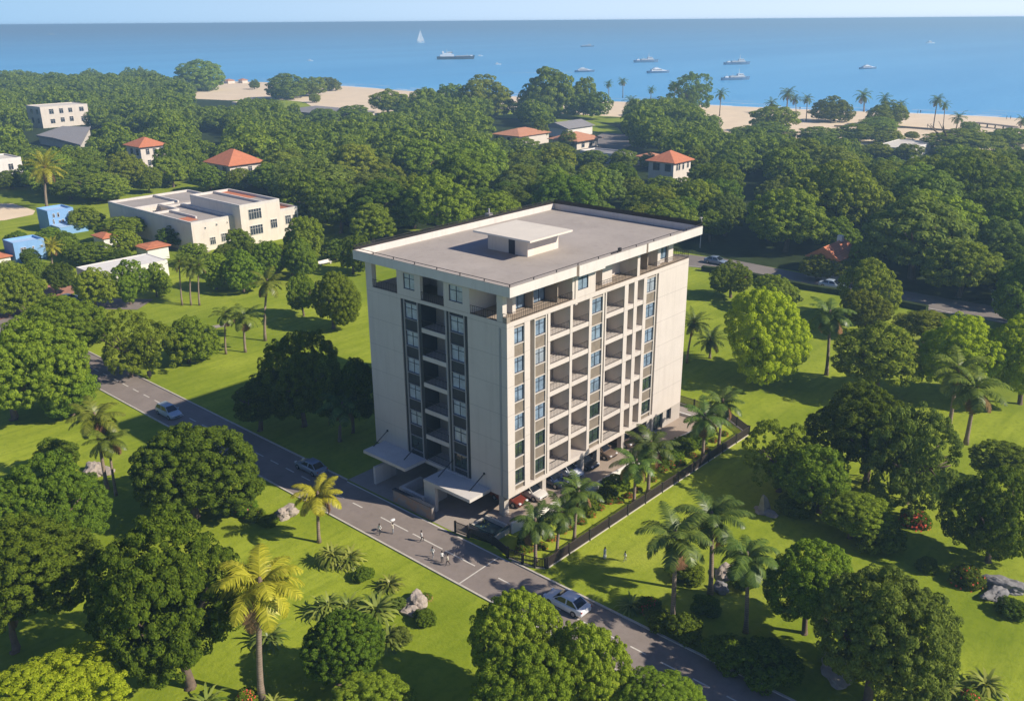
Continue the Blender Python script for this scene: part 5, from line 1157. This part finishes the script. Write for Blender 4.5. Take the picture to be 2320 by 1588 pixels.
# jetty, low wall on the sand, lamp posts
g0, g1 = gp(2210, 286), gp(2300, 296); d = (g1-g0); n = Vector((-d.y, d.x, 0)).normalized()*1.6
jt = MB().prism([g0+n, g1+n, g1-n, g0-n], 1.4, 1.75)
for i in range(5):
    q = g0.lerp(g1, .1+.2*i); jt.box(q.x-.25, q.x+.25, q.y-.25, q.y+.25, 0, 1.4)
tag(jt.build('jetty', 'brown'), 'dark flat platform on posts on the sand near the right edge', 'platform')
wp_ = MB().prism(ribbon(G2((1890, 288), (2030, 289), (2150, 298), (2260, 306), (2330, 309)), .8), 0, .8)
tag(wp_.build('beach_wall', 'brown'), 'low brown wall between the open sand and the trees at the right', 'wall')
for (bx, by, ty, lab) in ((1586, 562, 500, 'pale lamp post at the far road just past the roof corner of the tower'), (2248, 686, 660, 'pale lamp post on the far side of the far road at the right')):
    g = gp(bx, by); h = vsolve(g, ty); L_ = place_world(thing('street_lamp', lab, 'lamp post', g))
    MB().tube([g, g+Vector((0, 0, h))], [.13, .07], 8).build('pole', 'trim', L_); MB().tube([g+Vector((0, 0, h)), g+Vector((1.2, 1., h+.25))], [.06, .05], 6).build('arm', 'trim', L_); MB().box(g.x+1., g.x+1.8, g.y+.8, g.y+1.3, h+.18, h+.34).build('lamp_head', 'trim_grey', L_)
g = gp(340, 858); MB_ = MB().tube([g, g+Vector((0, 0, .35))], .10, 8).tube([g+Vector((0, 0, .35)), g+Vector((0, 0, .4)), g+Vector((0, 0, 1.15)), g+Vector((0, 0, 1.2))], [.2, .3, .32, .2], 10)
tag(MB_.build('litter_bin', 'iron'), 'small dark bin standing on the lawn by the roadside tree', 'bin')
for (px, py, w_, lab) in ((737, 600, 3.2, 'white bench on the lawn left of the tower'),):
    g = gp(px, py); bn = place_world(thing('bench', lab, 'bench', g))
    MB().box(g.x-w_/2, g.x+w_/2, g.y-.3, g.y+.3, .42, .52).build('seat', 'white_wall', bn)
    for sx in (-1, 1): MB().box(g.x+sx*w_*.4-.1, g.x+sx*w_*.4+.1, g.y-.25, g.y+.25, 0, .42).build('leg', 'white_wall', bn)
    MB().box(g.x-w_/2, g.x+w_/2, g.y+.3, g.y+.38, .42, 1.0).build('backrest', 'white_wall', bn)

# ================================================================ cars (length along x, nose at +x)
def make_car(label, paint, loc, rz, suv=False, sc_=1., group='cars', name='car', L=4.3):
    c = thing(name, label, 'car', loc, rz, group, scale=sc_)
    l, w2 = L/2, .87; hh = 1.52 if suv else 1.40; bl = .92 if suv else .86
    def ring(x, wd, z0, zs, zt, tw):
        return [(x, -wd*.9, z0), (x, -wd, z0+.16), (x, -wd, zs), (x, -wd*.93, zt-.03), (x, -tw, zt), (x, tw, zt), (x, wd*.93, zt-.03), (x, wd, zs), (x, wd, z0+.16), (x, wd*.9, z0)]
    R_ = [ring(-l, w2*.74, .38, .62, .80, w2*.5), ring(-l+.07, w2*.88, .28, .66, .90, w2*.62), ring(-l+.45, w2*.97, .22, .70, bl+.04, w2*.7), ring(-l+1.1, w2, .20, .72, bl+.02, w2*.75), ring(-.2, w2, .20, .70, bl, w2*.76), ring(l-1.5, w2, .20, .70, bl-.01, w2*.76), ring(l-.9, w2*.99, .20, .68, bl-.06, w2*.72), ring(l-.35, w2*.93, .22, .62, bl-.16, w2*.62), ring(l-.06, w2*.80, .28, .54, bl-.28, w2*.5), ring(l, w2*.66, .36, .48, bl-.36, w2*.4)]
    b = MB().loft(R_)
    rx0, rx1 = (-l+.55, .35) if suv else (-l+1.15, .25)       # roof ends
    gx0, gx1 = (-l+.10, 1.15) if suv else (-l+.42, 1.1)       # glass foot ends
    wt_, wb = w2*.70, w2*.92
    def cab(x, wd, z): return [(x, -wd, z), (x, wd, z)]
    zb_ = bl-.02
    b.add([(gx0, -wb*.93, zb_), (gx1, -wb*.93, zb_-.02), (gx1, wb*.93, zb_-.02), (gx0, wb*.93, zb_), (rx0, -wt_, hh-.05), (rx1, -wt_, hh-.05), (rx1, wt_, hh-.05), (rx0, wt_, hh-.05), (rx0+.2, -wt_*.8, hh), (rx1-.25, -wt_*.8, hh), (rx1-.25, wt_*.8, hh), (rx0+.2, wt_*.8, hh)],
          [(0, 1, 5, 4), (2, 3, 7, 6), (1, 2, 6, 5), (3, 0, 4, 7), (4, 5, 9, 8), (6, 7, 11, 10), (5, 6, 10, 9), (7, 4, 8, 11), (8, 9, 10, 11)])
    body = b.build('body', 'paint_'+paint, c, smooth=False)
    md = body.modifiers.new('bevel', 'BEVEL'); md.width = .045; md.segments = 2; md.limit_method = 'ANGLE'; md.angle_limit = .35
    for p in body.data.polygons: p.use_smooth = True
    def pane(name, A, B, C_, D_, o=.014, s=.86):
        A, B, C_, D_ = map(Vector, (A, B, C_, D_)); ce = (A+B+C_+D_)/4; n = (B-A).cross(D_-A).normalized()
        if n.dot(ce-Vector((-.3, 0, .9))) < 0: n = -n
        q = [ce+(v-ce)*s+n*o for v in (A, B, C_, D_)]
        MB().add(q+[v-n*.03 for v in q], [(0, 1, 2, 3), (7, 6, 5, 4), (0, 4, 5, 1), (1, 5, 6, 2), (2, 6, 7, 3), (3, 7, 4, 0)]).build(name, 'car_glass', c)
    pane('windscreen', (gx1, -wb*.93, zb_), (gx1, wb*.93, zb_), (rx1, wt_, hh-.05), (rx1, -wt_, hh-.05), s=.9)
    pane('rear_window', (gx0, -wb*.93, zb_), (gx0, wb*.93, zb_), (rx0, wt_, hh-.05), (rx0, -wt_, hh-.05), s=.86)
    for sg in (-1, 1):
        m0, mt = (gx0+gx1)/2-.1, (rx0+rx1)/2-.06
        pane('side_window', (gx0, sg*wb*.93, zb_), (m0, sg*wb*.93, zb_), (mt, sg*wt_, hh-.05), (rx0, sg*wt_, hh-.05), s=.84)
        pane('side_window', (m0, sg*wb*.93, zb_), (gx1, sg*wb*.93, zb_), (rx1, sg*wt_, hh-.05), (mt, sg*wt_, hh-.05), s=.84)
        MB().box(gx1-.42, gx1-.22, sg*w2*.96, sg*(w2+.14), zb_+.02, zb_+.16).build('mirror', 'paint_'+paint, c)
        MB().box(l-.22, l-.04, sg*w2*.46, sg*w2*.78, .55, .68).build('headlight', 'lamp_white', c)
        MB().box(-l+.005, -l+.12, sg*w2*.48, sg*w2*.86, .66, .80).build('tail_light', 'lamp_red', c)
        for x in (-l+.85, l-.82):
            y0, y1 = sg*(w2-.2), sg*(w2+.015)
            tw_ = MB().tube([(x, y0, .32), (x, y0+(y1-y0)*.1, .32), (x, y0+(y1-y0)*.9, .32), (x, y1, .32)], [.28, .32, .32, .28], 16).build('wheel', 'tyre', c, smooth=False)
            MB().tube([(x, y1-sg*.02, .32), (x, y1+sg*.012, .32)], .19, 10).build('rim', 'rim', tw_)
    MB().box(l-.05, l+.012, -w2*.4, w2*.4, .40, .52).build('grille', 'tyre', c)
    MB().box(-l-.012, -l+.03, -.24, .24, .50, .60).build('number_plate', 'lamp_white', c)
    return c
rd = .012
make_car('white car driving on the road just before the nearest crossing line', 'white', (-6.75, -12.9, rd), PI/2, False, 1.0, 'cars on the roads', L=4.35)
make_car('silver blue car driving towards the viewer half in the shadow of the tower', 'silver', (-8.75, 52.2, rd), -PI/2+.02, True, 1.0, 'cars on the roads')
make_car('dark grey car at the right kerb in deep shade, left of the kerb palm', 'steel', (-5.9, 25.3, rd), PI/2, False, 1.0, 'cars on the roads', L=4.5)
g = gp(1885, 653); fd = (Vector((*far_road[5], 0))-Vector((*far_road[3], 0))); fa = math.atan2(fd.y, fd.x)
make_car('grey car on the far road beside the clipped hedge', 'silver', (g.x, g.y, .05), fa, False, 1.15, 'cars on the roads')
g = gp(1622, 598); make_car('dark car on the far road close to the tower end wall', 'steel', (g.x, g.y, .05), fa, False, 1.15, 'cars on the roads')
g = gp(158, 684); make_car('dark car parked on the side street near the brick-coloured bed', 'steel', (g.x, g.y, .05), .1, False, 1.1, 'cars on the roads')
for x, pt, lab, suv in ((2.6, 'maroon', 'dark red car under the tower, nearest the street corner pillar', False), (5.0, 'ivory', 'pale beige car under the tower beside the first pillar of the long side', True), (8.6, 'navy', 'dark blue car under the tower, hidden behind a palm crown', False), (11.2, 'white', 'white-roofed car under the tower beside the middle pillar', True), (14.1, 'black', 'black car with a glossy roof under the tower, nose to the white wall', False), (17.6, 'bronze', 'brown van-like car under the tower near the farther garden palms', True), (21.6, 'bronze', 'dark brown car deepest under the tower', False)):
    make_car(lab, pt, (x, 1.55 if x > 4 else 2.3, .9), -PI/2, suv, 1.0, 'cars parked under the tower', name='parked_car')

# ================================================================ people
def make_person(label, loc, rz, pose='walk', shirt='cloth_white', legs='cloth_dark', h=1.28, group='people on the road', arm=None, robe=False):
    P_ = dict(pel=(0, 0, .95), waist=(0, 0, 1.10), chest=(.0, 0, 1.32), neck=(.0, 0, 1.50), head=(.02, 0, 1.60), crown=(.01, 0, 1.73))
    f = .26 if pose == 'walk' else .04
    lk, la = (f*.75, .10, .52), (f*.9, .10, .09)
    rk, ra = (-f*.3, -.10, .51), (-f*1.15, -.10, .12)
    lh, rh_ = (-.14, .27, .86), (.16, -.27, .88)
    le, re = (-.08, .25, 1.10), (.05, -.25, 1.10)
    if pose == 'reach': lh, le = (.48, .2, 1.22), (.26, .23, 1.2); 
    if pose == 'carry': lh, le, rh_, re = (.12, .22, 1.92), (.14, .3, 1.62), (.12, -.22, 1.92), (.14, -.3, 1.62)
    V, Rr, E, idx = [], [], [], {}
    def v(k, co, r, par=None):
        idx[k] = len(V); V.append(co); Rr.append(r)
        if par: E.append((idx[par], idx[k]))
    v('pel', P_['pel'], .145); v('waist', P_['waist'], .125, 'pel'); v('chest', P_['chest'], .15, 'waist'); v('neck', P_['neck'], .06, 'chest'); v('jaw', (.02, 0, 1.555), .072, 'neck'); v('head', P_['head'], .098, 'jaw'); v('crown', P_['crown'], .07, 'head')
    for s_, k_, a_ in (('l', lk, la), ('r', rk, ra)):
        sg = 1 if s_ == 'l' else -1
        v(s_+'hip', (0, sg*.10, .88), .10, 'pel'); v(s_+'kn', k_, .066, s_+'hip'); v(s_+'an', a_, .045, s_+'kn'); v(s_+'toe', (a_[0]+.16, a_[1]+sg*.01, a_[2]-.045), .04, s_+'an')
    for s_, e_c, h_c in (('l', le, lh), ('r', re, rh_)):
        sg = 1 if s_ == 'l' else -1
        v(s_+'sh', (0, sg*.18, 1.41), .068, 'chest'); v(s_+'el', e_c, .046, s_+'sh'); v(s_+'wr', h_c, .032, s_+'el')
        d = (Vector(h_c)-Vector(e_c)).normalized(); v(s_+'palm', tuple(Vector(h_c)+d*.07), .036, s_+'wr')
        side = d.cross(Vector((0, 1, 0))); side = side.normalized() if side.length > .1 else Vector((1, 0, 0))
        for i, (o, ln) in enumerate(((-.03, .075), (-.01, .088), (.01, .082), (.03, .065))):
            v(s_+'f%d' % i, tuple(Vector(h_c)+d*(.11+ln*.5)+side*o), .009, s_+'palm'); v(s_+'g%d' % i, tuple(Vector(h_c)+d*(.11+ln)+side*o+Vector((.012, 0, 0))), .008, s_+'f%d' % i)
        v(s_+'th', tuple(Vector(h_c)+d*.08+side*.05+Vector((.02, -sg*.02, 0))), .010, s_+'palm')
    me = bpy.data.meshes.new('person'); me.from_pydata(V, E, [])
    o = bpy.data.objects.new('tmp', me); COL.objects.link(o)
    o.modifiers.new('skin', 'SKIN'); 
    for i, sv in enumerate(me.skin_vertices[0].data): sv.radius = (Rr[i], Rr[i]*(1.0)); sv.use_root = (i == 0)
    o.modifiers.new('sub', 'SUBSURF').levels = 1; o.modifiers['sub'].render_levels = 1
    dg = bpy.context.evaluated_depsgraph_get(); dg.update()
    m2 = bpy.data.meshes.new_from_object(o.evaluated_get(dg)); bpy.data.objects.remove(o)
    for m_ in ('skin', shirt, legs, 'shoe'): m2.materials.append(MATS[m_])
    for p in m2.polygons:
        c = p.center; arm_out = abs(c.y) > .21
        dist_hand = min((c-Vector(lh)).length, (c-Vector(rh_)).length)
        if c.z > 1.485 and not (pose == 'carry' and arm_out): p.material_index = 0
        elif dist_hand < .13: p.material_index = 0
        elif c.z > .93 or (arm_out and c.z > .8): p.material_index = 1
        elif c.z > .13: p.material_index = 2
        else: p.material_index = 3
        p.use_smooth = True
    s = h/1.75
    r = bpy.data.objects.new('person', m2); COL.objects.link(r); r.location = loc; r.rotation_euler = (0, 0, rz); r.scale = (s, s, s)
    tag(r, label, 'person', group)
    hr = MB(); 
    for i in range(5):
        pass
    rings = [[(.0+rx*math.cos(a*PI/5)-.02, ry*math.sin(a*PI/5), z) for a in range(10)] for rx, ry, z in ((.098, .098, 1.615), (.108, .104, 1.66), (.098, .096, 1.73), (.06, .06, 1.785))]
    hr.loft(rings); ho = hr.build('hair', 'hair', smooth=True); ho.parent = r
    if robe:
        gz = MB(); gz.loft([[(rx*math.cos(a*PI/6), ry*math.sin(a*PI/6), z) for a in range(12)] for rx, ry, z in ((.26, .28, .14), (.2, .22, .6), (.17, .19, .95), (.18, .21, 1.3), (.14, .16, 1.47))], cap=True); go = gz.build('gown', shirt, smooth=True); go.parent = r
    return r
def onroad(px, py): q = gp(px, py, rd); return (q.x, q.y, rd)
make_person('person in a white shirt walking at the left end of the group on the road', onroad(861, 1211), 0.2, 'walk', 'cloth_white', 'cloth_dark')
make_person('person in a cream top carrying a pale load overhead on the road', onroad(891, 1209), 2.4, 'carry', 'cloth_cream', 'cloth_grey')
tp = onroad(891, 1209); ld_ = MB().loft([[(tp[0]+.10+rx*math.cos(a*PI/5+.5), tp[1]+.09+rx*.6*math.sin(a*PI/5+.5), 1.46+z) for a in range(10)] for rx, z in ((.12, -.01), (.30, .03), (.28, .13), (.12, .17))])
tag(ld_.build('bundle', 'cloth_white'), 'pale bundle held overhead by the person on the road', 'bundle')
make_person('person in a white shirt walking alone along the centre line of the road', onroad(956, 1227), -.6, 'walk', 'cloth_white', 'cloth_dark')
make_person('person in a pale shirt at the left of the three walking together on the road', onroad(981, 1264), .3, 'walk', 'cloth_white', 'cloth_grey')
make_person('person reaching one arm forward in the middle of the three on the road', onroad(1002, 1274), .9, 'reach', 'cloth_white', 'cloth_dark')
make_person('darkly dressed person at the right of the three on the road', onroad(1015, 1281), 2.2, 'walk', 'cloth_cream', 'cloth_dark')
def ong(px, py): q = gp(px, py); return (q.x, q.y, 0)
make_person('person in a long white gown standing on the lawn beside the fence', ong(1370, 1265), 2.0, 'stand', 'cloth_white', 'cloth_white', group='people on the lawn', robe=True)
make_person('person in a white top running on the lawn, right of the one in the gown', ong(1416, 1271), 2.6, 'walk', 'cloth_white', 'cloth_grey', h=1.1, group='people on the lawn')
for (px, py, lab, dk) in ((2079, 258, 'left of two dark figures standing at the water line on the right hand beach', 1), (2085, 258, 'right of two dark figures standing at the water line on the right hand beach', 1), (2280, 271, 'left of two dark figures at the water line near the right edge', 1), (2289, 271, 'right of two dark figures at the water line near the right edge', 1), (2101, 290, 'left of two figures on the sand beside the curved palms', 0), (2109, 290, 'right of two figures on the sand beside the curved palms', 0), (1812, 250, 'single figure on the beach between palm trunks', 1)):
    q = gp(px, py, .05); make_person(lab, (q.x, q.y, .05), random.uniform(0, 6), 'stand', 'cloth_dark' if dk else 'cloth_cream', 'cloth_dark', h=1.9, group='people on the beach')

# ================================================================ boats
SA = math.atan2(_rt.y, _rt.x)
def boat(name, label, px, py, wpx, kind, bow=1, turn=0., cat='boat', wake=0.):
    g = gp(px, py, -.25); L_ = wpx*depth(g)/F_
    b = thing(name, label, cat, (g.x, g.y, -.25), SA+(0 if bow > 0 else PI)+turn)
    hw = L_*.09 if kind in ('cargo', 'naval') else L_*.13
    fh = L_*{'cargo': .075, 'naval': .085, 'yacht': .085, 'sail': .07, 'motor': .1}[kind]
    rings = []
    for t, wd, zz in ((-.5, .78, 1.0), (-.42, .95, 1.0), (-.1, 1.0, .96), (.2, .92, 1.0), (.38, .55, 1.12), (.5, .04, 1.32)):
        x = t*L_
        rings.append([(x-(.03*L_ if t > .3 else 0), -hw*wd*.75, -.3), (x, -hw*wd, fh*zz), (x, hw*wd, fh*zz), (x-(.03*L_ if t > .3 else 0), hw*wd*.75, -.3)])
    MB().loft(rings).build('hull', {'cargo': 'hull_dark', 'naval': 'hull_blue', 'yacht': 'hull_blue', 'sail': 'hull_white', 'motor': 'hull_white'}[kind], b)
    def blk(nm, x0, x1, wy, z0, z1, m='hull_white', sl=.0):
        return MB().add([(x0, -wy, z0), (x1, -wy, z0), (x1, wy, z0), (x0, wy, z0), (x0+sl*.3, -wy*.92, z1), (x1-sl, -wy*.92, z1), (x1-sl, wy*.92, z1), (x0+sl*.3, wy*.92, z1)], [(0, 3, 2, 1), (4, 5, 6, 7), (0, 1, 5, 4), (1, 2, 6, 5), (2, 3, 7, 6), (3, 0, 4, 7)]).build(nm, m, b)
    def mast(x, z0, z1, r=None): MB().tube([(x, 0, z0), (x, 0, z1)], [r or L_*.006, (r or L_*.006)*.6], 6).build('mast', 'hull_white', b)
    def strip(o_x0, o_x1, wy, z0, z1): MB().box(o_x0, o_x1, -wy, wy, z0, z1).build('windows', 'window_dark', b)
    l = L_
    if kind == 'cargo':
        blk('deckhouse', -.42*l, -.05*l, hw*.85, fh, fh+.05*l); blk('bridge', -.36*l, -.10*l, hw*.8, fh+.05*l, fh+.085*l, sl=.02*l); blk('wheelhouse', -.22*l, -.08*l, hw*.7, fh+.085*l, fh+.115*l, sl=.02*l); strip(-.20*l, -.085*l, hw*.705, fh+.095*l, fh+.108*l)
        mast(-.24*l, fh+.085*l, fh+.17*l); blk('funnel', -.36*l, -.31*l, hw*.3, fh+.085*l, fh+.13*l); mast(.30*l, fh, fh+.07*l); blk('hatch', .0, .34*l, hw*.6, fh*.98, fh+.018*l, 'deck_grey'); blk('forecastle', .36*l, .44*l, hw*.5, fh, fh+.03*l)
    elif kind == 'naval':
        blk('deckhouse', -.22*l, .30*l, hw*.75, fh, fh+.05*l, 'deck_grey'); blk('bridge', .04*l, .26*l, hw*.7, fh+.05*l, fh+.11*l, sl=.03*l); strip(.06*l, .235*l, hw*.68, fh+.078*l, fh+.095*l)
        mast(.10*l, fh+.11*l, fh+.26*l, l*.012); mast(-.32*l, fh, fh+.12*l); mast(-.12*l, fh+.05*l, fh+.13*l); blk('afterhouse', -.40*l, -.28*l, hw*.6, fh, fh+.035*l)
    elif kind == 'yacht':
        blk('cabin', -.36*l, .24*l, hw*.82, fh, fh+.07*l, sl=.10*l); strip(-.3*l, .12*l, hw*.79, fh+.03*l, fh+.055*l); blk('flybridge', -.28*l, .06*l, hw*.7, fh+.085*l, fh+.10*l, sl=.03*l); blk('upper_cabin', -.22*l, .02*l, hw*.6, fh+.07*l, fh+.13*l, sl=.06*l); mast(-.08*l, fh+.13*l, fh+.19*l)
        blk('foredeck', .15*l, .42*l, hw*.5, fh, fh+.03*l, sl=.12*l)
    elif kind == 'motor':
        blk('cabin', -.30*l, .16*l, hw*.75, fh, fh+.13*l, sl=.10*l); strip(-.24*l, .06*l, hw*.72, fh+.06*l, fh+.1*l); blk('roof', -.34*l, .05*l, hw*.75, fh+.15*l, fh+.17*l); mast(-.1*l, fh+.13*l, fh+.28*l)
    else:
        mast(.05*l, fh, 1.35*l, .012*l)
        MB().add([(.03*l, .01*l, fh+.08*l), (-.42*l, .05*l, fh+.10*l), (-.30*l, .06*l, .55*l), (-.08*l, .03*l, 1.1*l), (.035*l, .01*l, 1.30*l), (.03*l, -.01*l, fh+.08*l), (-.42*l, .03*l, fh+.10*l), (-.30*l, .04*l, .55*l), (-.08*l, .01*l, 1.1*l), (.035*l, -.01*l, 1.30*l)], [(0, 1, 2, 3, 4), (9, 8, 7, 6, 5), (0, 5, 6, 1), (1, 6, 7, 2), (2, 7, 8, 3), (3, 8, 9, 4), (4, 9, 5, 0)]).build('mainsail', 'sail', b)
        MB().add([(.46*l, 0, fh+.06*l), (.09*l, .06*l, fh+.1*l), (.07*l, .01*l, 1.15*l), (.46*l, -.02*l, fh+.06*l), (.09*l, .04*l, fh+.1*l), (.07*l, -.01*l, 1.15*l)], [(0, 1, 2), (5, 4, 3), (0, 3, 4, 1), (1, 4, 5, 2), (2, 5, 3, 0)]).build('jib', 'sail', b)
        blk('cabin', -.2*l, .12*l, hw*.5, fh, fh+.06*l, sl=.03*l)
    if wake:
        wl2 = wake*depth(g)/F_
        q = MB(); n_ = 24
        ws = [(-.45*l-wl2*(i/n_), L_*.10*(1-.4*i/n_)*random.uniform(.5, 1.2)) for i in range(n_+1)]
        q.add([(x, -w_, .06) for x, w_ in ws]+[(x, w_, .06) for x, w_ in ws], [(i, i+1, n_+1+i+1, n_+1+i) for i in range(n_)])
        q.build('wake', 'foam', b)
    return b
boat('cargo_ship', 'largest dark-hulled ship with white superstructure, left of centre on the sea', 1033, 135, 86, 'cargo', 1, .12, 'ship')
boat('patrol_boat', 'dark boat with a long white wake far out beyond the anchored ships', 1331, 107, 31, 'naval', 1, .05, 'ship', wake=75)
boat('anchored_ship', 'blue-grey ship left of the white motor yacht above the shore palms', 1464, 142, 58, 'naval', 1, .2, 'ship'); boat('motor_yacht', 'blue-hulled yacht with white cabins just below the blue-grey ship', 1492, 166, 54, 'yacht', 1, .25)
boat('motor_boat', 'white cabin boat with a long wake above the tallest shore trees', 1325, 164, 46, 'yacht', 1, .1, wake=170); boat('anchored_ship', 'farther of the two similar ships with masts right of the feathery tree', 1670, 147, 62, 'naval', 1, .15, 'ship'); boat('anchored_ship', 'nearer of the two similar ships with masts right of the feathery tree', 1667, 182, 70, 'naval', 1, .25, 'ship')
boat('motor_yacht', 'dark-hulled yacht alone at the right of the anchored ships', 1967, 157, 42, 'yacht', 1, .2); boat('motor_boat', 'tiny pale boat far out at the right', 2108, 99, 21, 'motor', 1, .2)
boat('sailing_boat', 'white sailing boat far out above the cargo ship', 953, 97, 20, 'sail', 1, .5); boat('motor_boat', 'tiny white boat below the bow of the cargo ship', 1128, 147, 15, 'motor', 1, .1)
boat('speedboat', 'small boat with a long white wake at the left of the sea', 703, 139, 13, 'motor', 1, 0, wake=165); boat('motor_boat', 'tiny white boat near the horizon at the far left', 115, 80, 16, 'motor', -1, .2); boat('motor_boat', 'small white boat at the left edge close to the shore trees', 9, 174, 18, 'motor', 1, .1)
boat('dinghy', 'tiny tender just off the bow of the cargo ship', 1088, 128, 12, 'motor', 1, .1)

# ================================================================ haze
hz = bpy.data.materials.new('haze'); hz.use_nodes = True; t = hz.node_tree; t.nodes.remove(t.nodes["Principled BSDF"])
pv_ = t.nodes.new("ShaderNodeVolumePrincipled"); pv_.inputs['Color'].default_value = (.47, .77, 1, 1); pv_.inputs['Density'].default_value = .00044; pv_.inputs['Anisotropy'].default_value = .2
t.links.new(pv_.outputs[0], t.nodes["Material Output"].inputs['Volume']); MATS['haze'] = hz
ho = MB().box(-SEA_FAR*.5, SEA_FAR*1.05, -1600-SEA_FAR*.5, SEA_FAR*1.45, -1.3, 49.2).build('haze', 'haze'); ho['kind'] = 'stuff'
